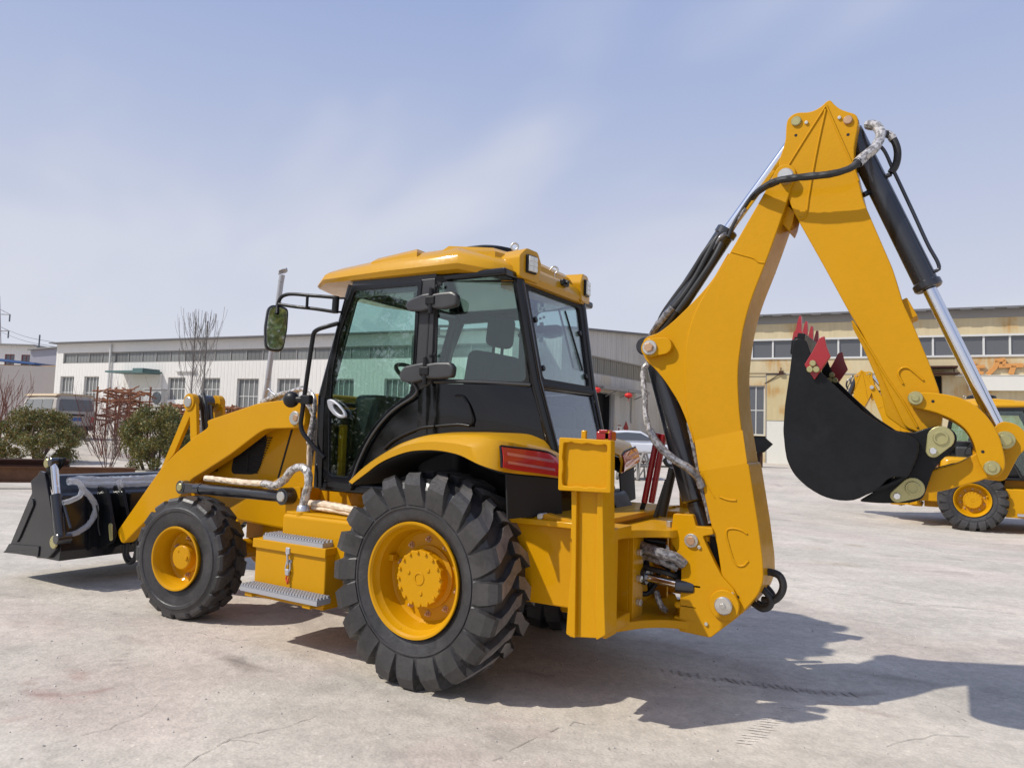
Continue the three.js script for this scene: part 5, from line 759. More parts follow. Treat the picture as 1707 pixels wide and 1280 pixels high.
// ================================================================== buildings
const B = {
  white: S({ color: rgb(0.74, 0.72, 0.68), map: T.grime, roughness: 0.75, bumpMap: tex(256, 64, (u, v) => { const k = Math.abs(((u * 16) % 1) - 0.5) < 0.08 ? 0 : 1; return [k, k, k]; }, false, 0.25, 1), bumpScale: 0.01 }),
  pale: S({ color: rgb(0.66, 0.64, 0.61), map: tex(512, 512, (u, v) => { const st = fbm(u * 40, v * 3, 40, 4, 401), a = fbm(u * 4, v * 4, 4, 4, 405); const k = 0.80 + 0.14 * a + 0.12 * (st - 0.5), r = sst(0.62, 0.8, a) * 0.10; return [k, k - r * 0.4, k - r]; }, true, 0.12, 0.12), roughness: 0.7, bumpMap: tex(256, 64, (u) => { const k = 0.5 + 0.5 * Math.sin(u * Math.PI * 32); return [k, k, k]; }, false, 0.3, 1), bumpScale: 0.02 }),
  rusty: S({ color: rgb(0.84, 0.82, 0.78), map: tex(1024, 512, (u, v) => { const w = fbm(u * 6, v * 6, 6, 4, 411), a = fbm(u * 10 + w * 0.6, v * 5, 10, 5, 413), st = fbm(u * 90, v * 5, 90, 4, 417); const r = sst(0.48, 0.85, a * 0.7 + st * 0.3); const k = 0.90 + 0.08 * (st - 0.5); return [k * lerp(0.95, 0.84, r), k * lerp(0.89, 0.63, r), k * lerp(0.74, 0.36, r)]; }, true, 0.1, 0.18), roughness: 0.85 }),
  roof: S({ color: rgb(0.16, 0.16, 0.17), map: T.grime, roughness: 0.7 }),
  greyTrim: S({ color: rgb(0.30, 0.29, 0.28), map: T.grime, roughness: 0.8 }),
  frame: S({ color: rgb(0.62, 0.62, 0.60), roughness: 0.5 }),
  frameDark: S({ color: rgb(0.10, 0.12, 0.13), roughness: 0.5 }),
  pane: PH({ color: rgb(0.10, 0.105, 0.115), roughness: 0.18, clearcoat: 0.6, clearcoatRoughness: 0.05 }),
  paneGrey: PH({ color: rgb(0.17, 0.175, 0.17), map: T.grime, roughness: 0.45, clearcoat: 0.3 }),
  rust: S({ color: rgb(0.62, 0.52, 0.5), map: T.rust, roughness: 0.95, bumpMap: T.grain, bumpScale: 0.004 }),
  blue: S({ color: rgb(0.05, 0.12, 0.30), roughness: 0.6 }),
  ochre: S({ color: rgb(0.55, 0.33, 0.12), map: T.grime, roughness: 0.9 }),
  wallGrey: S({ color: rgb(0.33, 0.30, 0.29), map: T.grime, roughness: 0.95 }),
  lilac: S({ color: rgb(0.36, 0.36, 0.41), map: T.grime, roughness: 0.8 }),
  door: S({ color: rgb(0.012, 0.012, 0.013), roughness: 0.9 }),
  lantern: S({ color: rgb(0.60, 0.02, 0.015), roughness: 0.55 }),
  brown: S({ color: rgb(0.11, 0.062, 0.045), map: T.rust, roughness: 0.8 }),
  beam: S({ color: rgb(0.34, 0.32, 0.31), map: T.rust, roughness: 0.8 }),
  board: S({ color: rgb(0.70, 0.69, 0.63), map: T.grime, roughness: 0.7 }),
};
const TURN = 8 * Math.PI / 180;
const rect = (x0, x1, y0, y1) => [[x0, y0], [x1, y0], [x1, y1], [x0, y1]];
function opening(name, parent, x0, x1, y0, y1, nx, ny, fm, pm, z = -0.12, t = 0.05) {   // a framed window with its own panes, set back in the wall
  const geo = [flat(x0, x1, y0, y0 + t, z - 0.06, z), flat(x0, x1, y1 - t, y1, z - 0.06, z), flat(x0, x0 + t, y0 + t, y1 - t, z - 0.06, z), flat(x1 - t, x1, y0 + t, y1 - t, z - 0.06, z)];
  const wx = (x1 - x0 - 2 * t) / nx, wy = (y1 - y0 - 2 * t) / ny, b = t * 0.42;
  for (let i = 1; i < nx; i++) geo.push(flat(x0 + t + i * wx - b, x0 + t + i * wx + b, y0 + t, y1 - t, z - 0.055, z - 0.004));
  for (let j = 1; j < ny; j++) geo.push(flat(x0 + t, x1 - t, y0 + t + j * wy - b, y0 + t + j * wy + b, z - 0.053, z - 0.006));
  const w = part(name, geo, fm, parent);
  for (let i = 0; i < nx; i++) for (let j = 0; j < ny; j++) part('pane', flat(x0 + t + i * wx, x0 + t + (i + 1) * wx, y0 + t + j * wy, y0 + t + (j + 1) * wy, z - 0.04, z - 0.03), pm, w);
  return w;
}
// white workshop hall on the left
{
  const b = thing('workshop_hall', 'long low white workshop hall on the left behind the bushes, with a strip window', 'building', [-13, 0, -23.3], TURN);
  const X0 = -32.4, X1 = -1.2, H = 6.32, band = [-31.75, -2.2, 5.08, 5.74];
  const wins = [[-31.85, -30.6, 2.3, 4.29], [-29.68, -28.38, 2.3, 4.28], [-22.62, -21.28, 2.9, 4.2], [-20.04, -18.69, 2.9, 4.16], [-17.46, -15.95, 2.2, 4.12], [-14.69, -13.2, 2.3, 4.12], [-11.2, -9.8, 2.3, 4.1], [-8, -6.6, 2.3, 4.1]];
  part('wall', [plate(rect(X0, X1, -0.3, H), -0.25, 0, { r: 0, b: 0, holes: [rect(...band), ...wins.map((w) => rect(...w))].map((h) => h.reverse()), hr: 0 }), flat(X0, X0 + 0.25, -0.3, H, -14, -0.25), flat(X1 - 0.25, X1, -0.3, H, -14, -0.25), flat(X0, X1, -0.3, H, -14.25, -14)], B.white, b);
  part('roof', [flat(X0 - 0.3, X1 + 0.2, H, H + 0.07, -14.6, 0.35), plate([[0.34, H + 0.07], [-7, H + 0.5], [-14.6, H + 0.07]], 0, X1 - X0, { r: 0, b: 0 }).rotateY(-Math.PI / 2).translate(X1, 0, 0).scale(1, 1, 1)], B.roof, b);
  const n = 26, bw = (band[1] - band[0]) / n;
  const bf = part('strip_window', [flat(band[0], band[1], band[2], band[2] + 0.05, -0.16, -0.06), flat(band[0], band[1], band[3] - 0.07, band[3], -0.16, -0.06), ...Array.from({ length: n + 1 }, (_, i) => flat(band[0] + i * bw - 0.025, band[0] + i * bw + 0.025, band[2] + 0.05, band[3] - 0.07, -0.15, -0.08))], B.greyTrim, b);
  const pr = rng(5); for (let i = 0; i < n; i++) { const m = B.paneGrey.clone(); const v = 0.75 + 0.6 * pr(); m.color.multiplyScalar(v); part('pane', [flat(band[0] + i * bw + 0.025, band[0] + (i + 1) * bw - 0.025, band[2] + 0.05, band[3] - 0.07, -0.14, -0.12), ...[1, 2, 3].map((k) => flat(band[0] + (i + k / 4) * bw - 0.02, band[0] + (i + k / 4) * bw + 0.02, band[2] + 0.05, band[3] - 0.07, -0.121, -0.112))], m, bf); }
  for (const w of wins) opening('window', b, w[0], w[1], w[2], w[3], 4, 2, B.frame, B.paneGrey, -0.12, 0.05);
  part('canopy', [flat(-26.3, -23.15, 4.40, 4.50, 0, 1.2), flat(-24.0, -23.2, 4.36, 4.62, 0.1, 1.25)], S({ color: rgb(0.08, 0.15, 0.15), roughness: 0.6 }), b);
  part('door', [flat(-25.44, -23.2, 0.2, 4.38, 0.002, 0.05), flat(-23.18, -23.08, 0.2, 4.4, 0.002, 0.09)], B.board, b);
  part('downpipe', [rod([-27.4, 0.3, 0.1], [-27.4, 6.2, 0.1], 0.06, 0.06, 8), rod([-15.3, 0.3, 0.1], [-15.3, 4.9, 0.1], 0.06, 0.06, 8), flat(-22.0, -20.5, 4.50, 4.58, 0, 0.12)], B.frame, b);
}
// grey hall seen on its end wall
{
  const b = thing('grey_hall', 'weathered grey metal hall behind the cab, with a black doorway and red lanterns', 'building', [-13.1, 0, -28.45], Math.PI / 2 - 0.0873);
  // local x runs along the end wall away from the viewer, local z out of the wall
  const sw = (s) => -s, X0 = -2.2, X1 = 10.2, band = [-1.2, 9.8, 4.85, 5.78];
  part('wall', [plate([[X0, -0.3], [X1, -0.3], [X1, 7.9], [X0, 6.80]], -0.25, 0, { r: 0, b: 0, holes: [rect(...band).reverse(), rect(0.95, 3.15, 0.2, 3.92).reverse()], hr: 0 }), flat(X0, X0 + 0.25, -0.3, 6.78, -8, -0.25), flat(X1 - 0.25, X1, -0.3, 7.8, -8, -0.25)], B.pale, b);
  part('roof', [plate([[X0 - 0.2, 6.78], [X1, 7.9], [X1, 8.0], [X0 - 0.2, 6.88]], -8, 0.2, { r: 0, b: 0 })], B.roof, b);
  const n = 16, bw = (band[1] - band[0]) / n;
  const f = part('strip_window', [flat(band[0], band[1], band[2], band[2] + 0.06, -0.16, -0.05), flat(band[0], band[1], band[3] - 0.06, band[3], -0.16, -0.05)], B.greyTrim, b);
  for (let i = 0; i < n; i++) part('pane', [flat(band[0] + i * bw, band[0] + (i + 1) * bw - 0.05, band[2] + 0.06, band[3] - 0.06, -0.14, -0.12), ...[1, 2].map((k) => flat(band[0] + (i + k / 3) * bw - 0.03, band[0] + (i + k / 3) * bw + 0.03, band[2] + 0.06, band[3] - 0.06, -0.121, -0.11))], B.paneGrey, f);
  part('doorway', [flat(0.95, 3.15, 0.2, 3.92, -0.7, -0.6), flat(0.95, 1.0, 0.2, 3.92, -0.6, -0.25), flat(3.1, 3.15, 0.2, 3.92, -0.6, -0.25)], B.door, b);
  part('canopy', [flat(0.5, 5.7, 4.12, 4.2, 0, 0.9), flat(0.5, 5.7, 4.02, 4.12, 0.82, 0.9), ...[0.6, 2.2, 3.8, 5.6].map((x) => rod([x, 3.75, 0.02], [x, 4.1, 0.85], 0.03, 0.03, 6))], B.greyTrim, b);
  part('wall_panel', [flat(3.2, 5.0, 0.3, 3.9, 0.002, 0.04), flat(3.2, 5.0, 2.28, 2.31, 0.04, 0.05)], B.pale, b);
  part('drain_pipe', [tube([[5.0, 3.9, 0.1], [5.02, 3.2, 0.1], [4.98, 2.7, 0.12], [5.05, 2.4, 0.1]], 0.03, 6)], B.frameDark, b);
  const ps = part('notice', [flat(3.5, 4.05, 1.75, 2.3, 0.042, 0.055)], B.board, b); part('notice_mark', [flat(3.6, 3.78, 1.85, 2.1, 0.056, 0.06), flat(3.55, 4.0, 2.2, 2.27, 0.056, 0.06)], S({ color: rgb(0.25, 0.08, 0.06), roughness: 0.8 }), ps);
  part('notice', [plate([[4.55, 1.75], [4.85, 2.12], [4.55, 2.5], [4.25, 2.12]], 0.042, 0.056, { r: 0.01, b: 0 })], S({ color: rgb(0.30, 0.03, 0.03), roughness: 0.7 }), b, 'dark red diamond notice');
}
function lantern(p, label, s = 1) {
  const o = thing('red_lantern', label, 'lantern', p, 0);
  part('body', new THREE.SphereGeometry(0.24 * s, 14, 10).scale(1.25, 0.8, 1.25), B.lantern, o);
  part('cap', [rod([0, 0.17 * s, 0], [0, 0.23 * s, 0], 0.09 * s, 0.09 * s, 10), rod([0, -0.23 * s, 0], [0, -0.17 * s, 0], 0.09 * s, 0.09 * s, 10), rod([0, 0.2 * s, 0], [0, 0.42 * s, 0], 0.01, 0.01, 5)], B.brown, o);
  part('tassel', [rod([0, -0.42 * s, 0], [0, -0.22 * s, 0], 0.03 * s, 0.02 * s, 6)], B.lantern, o);
}
lantern([[-10.628,3.651,-24.613]][0], 'red lantern above the black doorway, left one of the grey hall', 0.65);
lantern([[-10.573,3.633,-28.175]][0], 'red lantern at the right end of the grey hall canopy', 0.65);
lantern([[2.712,5.126,-40.896]][0], 'red lantern hanging below the awning of the rust stained hall', 1.25);
// rust stained hall on the right
{
  const b = thing('rust_stained_hall', 'tall cream hall stained with rust behind the digging arm, with rusty sign letters', 'building', [-6.32, 0, -37.24], TURN);
  const X0 = -2.4, X1 = 19, H = 8.66, band = [-1.8, 18.4, 6.22, 7.38], win = [-0.75, 0.2, 1.95, 4.75], dr = [7.2, 8.85, 0.2, 5.3];
  part('wall', [plate(rect(X0, X1, -0.3, 8.22), -0.3, 0, { r: 0, b: 0, holes: [rect(...band), rect(...win), rect(...dr)].map((h) => h.reverse()), hr: 0 }), flat(X0, X0 + 0.3, -0.3, 8.2, -14, -0.3), flat(X1 - 0.3, X1, -0.3, 8.2, -14, -0.3)], B.rusty, b);
  part('fascia', [flat(X0, X1, 8.225, H - 0.03, -0.3, 0.02)], B.greyTrim, b);
  part('roof', [flat(X0 - 0.2, X1 + 0.2, H - 0.03, H + 0.05, -14.4, 0.5), ...Array.from({ length: 27 }, (_, k) => flat(X0 + k, X0 + k + 0.5, H - 0.07, H - 0.032, 0.3, 0.5))], B.roof, b);
  const bf = part('strip_window', [flat(band[0], band[1], band[2], band[2] + 0.10, -0.14, 0.06), flat(band[0], band[1], band[3] - 0.10, band[3], -0.14, 0.03)], B.frame, b);
  const offs = []; for (let x = -1.63; x < 18.3; x += 1.12) offs.push(x);
  for (const x of offs) part('mullion', flat(x - 0.045, x + 0.045, band[2] + 0.1, band[3] - 0.1, -0.13, -0.03), B.frame, bf);
  for (let i = 0; i + 1 < offs.length; i++) part('pane', flat(offs[i] + 0.045, offs[i + 1] - 0.045, band[2] + 0.1, band[3] - 0.1, -0.12, -0.10), B.pane, bf);
  opening('window', b, win[0], win[1], win[2], win[3], 2, 2, B.frame, B.pane, -0.1, 0.06);
  part('doorway', [flat(dr[0], dr[1], dr[2], dr[3], -0.7, -0.6), flat(dr[0], dr[0] + 0.04, dr[2], dr[3], -0.6, -0.3), flat(dr[1] - 0.04, dr[1], dr[2], dr[3], -0.6, -0.3), flat(dr[0], dr[1], dr[3] - 0.04, dr[3], -0.6, -0.3)], B.door, b);
  part('wall_panel', [flat(0.3, 7.1, -0.2, 2.78, 0.003, 0.04)], B.board, b, 'white lower wall sheet');
  part('wall_panel', [flat(0.3, 7.1, 2.80, 5.35, 0.003, 0.05)], S({ color: rgb(0.78, 0.75, 0.64), map: B.rusty.map, roughness: 0.85 }), b, 'cream upper wall sheet');
  part('sheet_trim', [flat(0.27, 7.1, 5.352, 5.40, 0, 0.07), flat(0.25, 0.298, -0.2, 5.35, 0, 0.06), flat(0.3, 7.1, 2.781, 2.799, 0.003, 0.06)], B.greyTrim, b);
  part('bracket', [rod([0.2, 4.85, 0.05], [1.1, 5.45, 0.12], 0.025, 0.025, 6), rod([-0.9, 5.42, 0.1], [1.3, 5.42, 0.1], 0.025, 0.025, 6), rod([1.05, 5.42, 0.1], [1.05, 5.75, 0.1], 0.03, 0.03, 6), flat(0.95, 1.18, 5.36, 5.55, 0.05, 0.2)], B.brown, b);
  part('awning', [flat(7.0, 9.45, 5.62, 5.72, 0.02, 0.7), flat(7.0, 9.5, 5.3, 5.36, 0.02, 0.9), ...[7.2, 8.3, 9.3].map((x) => rod([x, 5.36, 0.6], [x, 5.62, 0.5], 0.03, 0.03, 6))], B.brown, b);
  part('sign_box', [flat(10.0, 12.5, 4.50, 5.22, 0.02, 0.30), flat(9.4, 12.6, 5.23, 5.27, 0.02, 0.32), flat(12.5, 15, 4.45, 5.22, 0.02, 0.2)], B.board, b);
  // rusty sign letters on the band (the left one is partly lost behind the cylinder rod)
  const st = (pts, w0 = 0.11, w = w0 * 1.45) => { const g = []; for (let i = 0; i + 1 < pts.length; i++) { const [ax, ay] = pts[i], [bx, by] = pts[i + 1], L = Math.hypot(bx - ax, by - ay); g.push(box(-0.02, L + 0.02, -w / 2, w / 2, 0, 0.09 - 0.004 * i, 0.01).rotateZ(Math.atan2(by - ay, bx - ax)).translate(ax, ay, 0.06)); } return g; };
  const lt = S({ color: rgb(0.62, 0.29, 0.09), map: T.grime, roughness: 0.9 });
  part('sign_letter', [st([[9.72, 5.86], [10.3, 5.90]]), st([[9.82, 5.70], [10.68, 5.72]]), st([[10.02, 5.95], [9.98, 5.5], [9.75, 5.34]]), st([[10.2, 5.68], [10.45, 5.52], [10.15, 5.38]]), st([[10.1, 5.52], [10.62, 5.38]])], lt, b);
  part('sign_letter', [st([[11.12, 6.00], [11.55, 6.06]], 0.13), st([[11.25, 6.0], [11.12, 5.65], [10.82, 5.33]], 0.15), st([[11.3, 5.74], [12.3, 5.77]], 0.14), st([[11.92, 5.74], [11.80, 5.34]], 0.16), st([[11.55, 6.04], [11.5, 5.74]], 0.1)], lt, b);
  part('stay', [rod([12.2, 5.2, 0.25], [12.9, 4.75, 0.25], 0.025, 0.025, 6)], B.brown, b);
}
// small buildings far left
{
  const w = thing('white_house', 'small white house with dark windows at the far left edge', 'house', [[-69.368,1.994,-27.551]][0], 0.55);
  part('wall', [plate(rect(-3.5, 1.3, -1, 6.2), -0.2, 0, { r: 0, b: 0, holes: [rect(-2.9, -1.9, 3.6, 5.4), rect(-1.4, -0.5, 3.8, 5.4), rect(0.1, 0.9, 3.6, 5.4)].map((h) => h.reverse()), hr: 0 }), flat(-3.5, -3.3, -1, 6.2, -4, -0.2)], B.white, w);
  for (const q of [[-2.9, -1.9, 3.6, 5.4], [-1.4, -0.5, 3.8, 5.4], [0.1, 0.9, 3.6, 5.4]]) opening('window', w, ...q, 2, 1, S({ color: rgb(0.22, 0.06, 0.06), roughness: 0.7 }), B.pane, -0.08, 0.07);
  part('roof', [flat(-3.8, 1.4, 6.2, 6.32, -4, 0.4)], B.greyTrim, w);
  const s = thing('grey_shed', 'pale grey shed with a sloping roof and a thin chimney at the far left', 'shed', [[-61.894,2.031,-26.249]][0], 0.45);
  part('wall', [plate([[-1.5, -1], [3.2, -1], [3.2, 5.75], [-1.5, 5.3]], -6, 0, { r: 0, b: 0 })], B.lilac, s);
  part('roof', [plate([[-1.7, 5.3], [3.4, 5.78], [3.4, 5.9], [-1.7, 5.42]], -6.2, 0.2, { r: 0, b: 0 })], B.greyTrim, s);
  part('chimney', [rod([-1.2, 5.3, -0.5], [-1.2, 6.7, -0.5], 0.06, 0.06, 8)], B.frameDark, s);
  const h = thing('ochre_hut', 'ochre hut with a blue roof edge at the far left behind a grey wall', 'hut', [[-54.373,1.929,-21.461]][0], 0.4);
  part('wall', [plate(rect(-4, 2.3, -1, 3.55), -3, 0, { r: 0, b: 0 })], B.ochre, h);
  part('roof', [plate([[-4.3, 3.95], [0.9, 3.55], [0.9, 3.70], [-4.3, 4.15]], -3.2, 0.5, { r: 0, b: 0 })], B.blue, h);
  part('window', [flat(-0.9, 0.1, 2.2, 3.1, 0.003, 0.06)], B.pane, h); part('door', [flat(0.6, 1.3, 2.0, 3.5, 0.003, 0.06)], B.door, h);
  const gw = one('yard_wall', [flat(-9, 3.0, -1, 3.15, -0.24, 0).rotateY(0.42).translate(...[[-48.471,1.909,-19.201]][0])], B.wallGrey, 'plain grey yard wall at the far left behind the old van', 'wall');
}
// lattice pylon and its wires
{
  const P = [[-169.014,2.361,-66.392]][0], p = thing('power_pylon', 'lattice power pylon cut by the left edge of the picture', 'pylon', P, 0.5), bar = (a, b, r = 0.09) => rod(a, b, r, r, 5), g = [];
  for (const [sx, sz] of [[1, 1], [1, -1], [-1, 1], [-1, -1]]) g.push(bar([sx * 2, 0, sz * 2], [sx * 0.45, 25, sz * 0.45]));
  for (let k = 0; k < 12; k++) { const y = k * 2.1, w = lerp(2, 0.45, y / 25), w2 = lerp(2, 0.45, (y + 2.1) / 25); for (const z of [-1, 1]) g.push(bar([-w, y, z * w], [w2, y + 2.1, z * w2], 0.05), bar([w, y, z * w], [-w2, y + 2.1, z * w2], 0.05)); }
  part('mast', g, B.greyTrim, p);
  part('crossarm', [21, 17.5].flatMap((y) => [bar([-3.5, y, 0], [3.5, y, 0]), bar([-3.5, y, 0], [0, y + 1.6, 0], 0.06), bar([3.5, y, 0], [0, y + 1.6, 0], 0.06)]), B.greyTrim, p);
  part('insulator', [21, 17.5].flatMap((y) => [-3.4, 3.4].map((x) => rod([x, y - 1.5, 0], [x, y, 0], 0.14, 0.14, 6))), B.frameDark, p);
  for (const [y0, y1, t] of [[545, 574, 'top'], [553, 580, 'second'], [582, 583, 'lowest']]) { const a = [[-166.279,20.527,-66.578],[-166.288,19.53,-66.654],[-166.323,15.916,-66.929]][[545, 553, 582].indexOf(y0)], c = [[-91.614,11.033,-42.569],[-91.619,10.509,-42.609],[-91.622,10.21,-42.632]][[545, 553, 582].indexOf(y0)]; const m = lerp3(a, c, 0.5); m[1] -= 0.5; one('power_line', tube([a, m, c], 0.035, 4, 16), B.frameDark, `thin ${t} power line running from the pylon to the white hall`, 'cable'); }
}

// ================================================================== things standing in the yard
// second loader, seen from its other side
{
  const c = loader.clone(); c.name = numbered('backhoe_loader'); scene.add(c);
  const p = [[3.199,0.467,-13.831]][0];
  c.position.set(p[0], p[1] - 0.655, p[2] - 1.06); c.rotation.y = Math.PI;
  tag(c, 'second yellow backhoe loader, parked in the background at the right edge behind the black bucket', 'backhoe loader');
}
const leafShape = (() => { const s = new THREE.Shape(); s.moveTo(0, 0); s.quadraticCurveTo(0.32, 0.45, 0, 1); s.quadraticCurveTo(-0.32, 0.45, 0, 0); const g = new THREE.ShapeGeometry(s, 2); const p = g.attributes.position; for (let i = 0; i < p.count; i++) p.setZ(i, -0.22 * p.getY(i) ** 2 + 0.15 * Math.abs(p.getX(i))); g.computeVertexNormals(); return g; })();
const leafMat = PH({ color: rgb(1, 1, 1), vertexColors: true, roughness: 0.6, transmission: 0.3, thickness: 0, side: THREE.DoubleSide });
function crownLeaves(parent, count, size, seed, place, tint) {   // single leaves, joined into the crown
  const r = rng(seed), lp = leafShape.toNonIndexed().attributes.position, n = lp.count, pos = new Float32Array(count * n * 3), col = new Float32Array(count * n * 3), m = new THREE.Matrix4(), q = new THREE.Quaternion(), e = new THREE.Euler(), v = new THREE.Vector3();
  for (let k = 0; k < count; k++) { const p = place(r), s = size * (0.6 + 0.8 * r()); e.set(r() * 6.3, r() * 6.3, r() * 6.3); m.compose(new THREE.Vector3(...p), q.setFromEuler(e), new THREE.Vector3(s, s, s)); const t = tint(r, p);
    for (let i = 0; i < n; i++) { v.fromBufferAttribute(lp, i).applyMatrix4(m); const o = (k * n + i) * 3; pos[o] = v.x; pos[o + 1] = v.y; pos[o + 2] = v.z; col[o] = t[0]; col[o + 1] = t[1]; col[o + 2] = t[2]; } }
  const g = new THREE.BufferGeometry(); g.setAttribute('position', new THREE.BufferAttribute(pos, 3)); g.setAttribute('color', new THREE.BufferAttribute(col, 3)); g.computeVertexNormals();
  return part('crown', g, leafMat, parent);
}
function branches(seed, o) {                                    // a bundle of tapering limbs that fork upwards
  const r = rng(seed), out = [];
  const grow = (p, d, L, rad, depth) => {
    const pts = [p]; let q = p.slice(), v = d.slice(); const n = 3;
    for (let i = 0; i < n; i++) { v = [v[0] + (r() - 0.5) * o.wob, v[1] + o.up * 0.12, v[2] + (r() - 0.5) * o.wob]; const l = Math.hypot(...v); v = v.map((a) => a / l); q = q.map((a, k) => a + v[k] * L / n); pts.push(q.slice()); }
    for (let i = 0; i < n; i++) out.push(rod(pts[i], pts[i + 1], rad * (1 - 0.25 * i / n), rad * (1 - 0.25 * (i + 1) / n), depth > 1 ? 6 : 4));
    if (depth <= 0) return;
    const kids = o.kids[0] + Math.floor(r() * (o.kids[1] - o.kids[0] + 1));
    for (let k = 0; k < kids; k++) { const t = o.from + (1 - o.from) * r(), idx = Math.min(n - 1, Math.floor(t * n)), f = t * n - idx, s = pts[idx].map((a, i) => lerp(a, pts[idx + 1][i], f)), an = r() * 6.28, sp = o.spread * (0.6 + 0.6 * r()); grow(s, [v[0] * 0.6 + Math.cos(an) * sp, v[1] * 0.6 + o.up, v[2] * 0.6 + Math.sin(an) * sp], L * (o.sh * (0.7 + 0.5 * r())), rad * 0.52, depth - 1); }
  };
  for (let k = 0; k < o.stems; k++) { const an = r() * 6.28, b = o.base * r(); grow([Math.cos(an) * b, -0.1, Math.sin(an) * b], [Math.cos(an) * o.lean, 1, Math.sin(an) * o.lean], o.len * (0.8 + 0.4 * r()), o.rad * (0.8 + 0.3 * r()), o.depth); }
  return out;
}
const bark = S({ color: rgb(0.17, 0.12, 0.10), map: T.grime, roughness: 0.95 }), barkRed = S({ color: rgb(0.20, 0.085, 0.06), roughness: 0.95 }), barkGrey = S({ color: rgb(0.20, 0.18, 0.165), roughness: 0.95 });
function bush(label, p, w, h, seed, warm) {
  const o = thing('evergreen_bush', label, 'bush', [p[0], gh(p[0], p[2]), p[2]], 0, 'clipped bushes at the edge of the yard');
  part('stems', branches(seed, { stems: 9, base: 0.35, lean: 0.5, len: h * 0.55, rad: 0.035, depth: 1, kids: [3, 5], from: 0.3, spread: 0.7, up: 0.5, sh: 0.6, wob: 0.3 }), bark, o);
  const R = rng(seed + 9), lumps = Array.from({ length: 90 }, () => { const a = R() * 6.28, u = Math.pow(R(), 0.8), rr = Math.sqrt(Math.max(0.05, 1 - Math.pow(Math.abs(u - 0.30) / 0.72, 2.6))) * (0.45 + 0.55 * Math.sqrt(R())); return [Math.cos(a) * w * 0.84 * rr, h * (0.06 + 0.84 * u), Math.sin(a) * w * 0.84 * rr, 0.16 + 0.16 * R()]; });
  crownLeaves(o, 24000, 0.095, seed, (r) => { const l = lumps[Math.floor(r() * lumps.length)], a = r() * 6.28, b = Math.acos(2 * r() - 1), d = l[3] * Math.pow(r(), 0.35); return [l[0] + d * Math.sin(b) * Math.cos(a), Math.max(0.05, l[1] + d * Math.cos(b)), l[2] + d * Math.sin(b) * Math.sin(a)]; },
    (r) => { const t = r(), k = 0.6 + 0.8 * r(); return t < warm ? [0.25 * k, 0.13 * k, 0.04 * k] : t < 0.6 ? [0.25 * k, 0.21 * k, 0.045 * k] : [0.11 * k, 0.14 * k, 0.036 * k]; });
}
bush('large round olive green bush at the left edge in front of the old van', [[-25.454,-0.012,-8.774]][0], 1.75, 2.0, 501, 0.16);
bush('round green bush beside the yellow loader arm, right one of the two bushes', [[-19.867,-0.024,-9.847]][0], 1.25, 2.2, 502, 0.08);
function shrub(label, p, seed, o, mat, name = 'bare_shrub') {
  const t = thing(name, label, 'shrub', [p[0], gh(p[0], p[2]), p[2]], 0);
  part('branches', branches(seed, { stems: 7, base: 0.2, lean: 0.45, len: 1.1, rad: 0.016, depth: 2, kids: [3, 4], from: 0.25, spread: 0.5, up: 0.6, sh: 0.62, wob: 0.3, ...o }), mat, t);
}
shrub('leafless brown shrub between the two green bushes', [[-21.23,0.125,-8.999]][0], 601, { stems: 9, len: 1.25, depth: 2 }, bark);
shrub('low reddish leafless shrub behind the gap between the bushes', [[-26.237,0.548,-11.775]][0], 602, { stems: 20, base: 0.5, len: 1.7, rad: 0.013 }, barkRed);
shrub('wide reddish leafless thicket in front of the rusty frames', [[-25.473,0.648,-12.235]][0], 603, { stems: 22, base: 0.6, len: 1.8, rad: 0.013 }, barkRed);
shrub('dark leafless shrub at the left picture edge above the big bush', [[-27.693,-0.07,-8.582]][0], 604, { stems: 7, len: 2.0, rad: 0.024, depth: 2 }, barkRed);
function poplar(label, p, h, seed) {
  const t = thing('bare_tree', label, 'tree', [p[0], gh(p[0], p[2]) - 0.05, p[2]], 0, 'young bare trees in front of the white hall');
  const r = rng(seed); part('trunk', [tube([[0, -0.1, 0], [0.03, h * 0.35, 0.02], [-0.02, h * 0.7, -0.02], [0.02, h, 0]], 0.034, 6, 12), rod([0, -0.1, 0], [0.02, h * 0.3, 0.01], 0.06, 0.042, 8)], barkGrey, t);
  const g = []; for (let k = 0; k < 26; k++) { const y = h * (0.30 + 0.66 * k / 26), a = r() * 6.28, L = 0.45 + 0.95 * Math.sin(Math.PI * Math.min(1, (k + 5) / 30)) * (0.6 + 0.6 * r()), c = Math.cos(a), s = Math.sin(a);
    const P = [[0, y, 0], [c * L * 0.32, y + L * 0.55, s * L * 0.32], [c * L * 0.5, y + L * 1.15, s * L * 0.5], [c * L * 0.55, y + L * 1.75, s * L * 0.55]]; g.push(tube(P, 0.009, 4, 6));
    for (let j = 0; j < 3; j++) { const b = P[1 + (j % 2)], a2 = a + (r() - 0.5) * 2.4, l2 = L * (0.3 + 0.3 * r()); g.push(tube([b, [b[0] + Math.cos(a2) * l2 * 0.3, b[1] + l2 * 0.6, b[2] + Math.sin(a2) * l2 * 0.3], [b[0] + Math.cos(a2) * l2 * 0.42, b[1] + l2 * 1.3, b[2] + Math.sin(a2) * l2 * 0.42]], 0.0055, 3, 3)); } }
  part('branches', g, barkGrey, t);
}
poplar('slender bare tree before the white hall, left one of the pair', [[-26.993,2.034,-15.893]][0], 5.7, 701);
poplar('slender bare tree before the white hall, right one of the pair', [[-26.524,2.051,-16.179]][0], 5.8, 702);
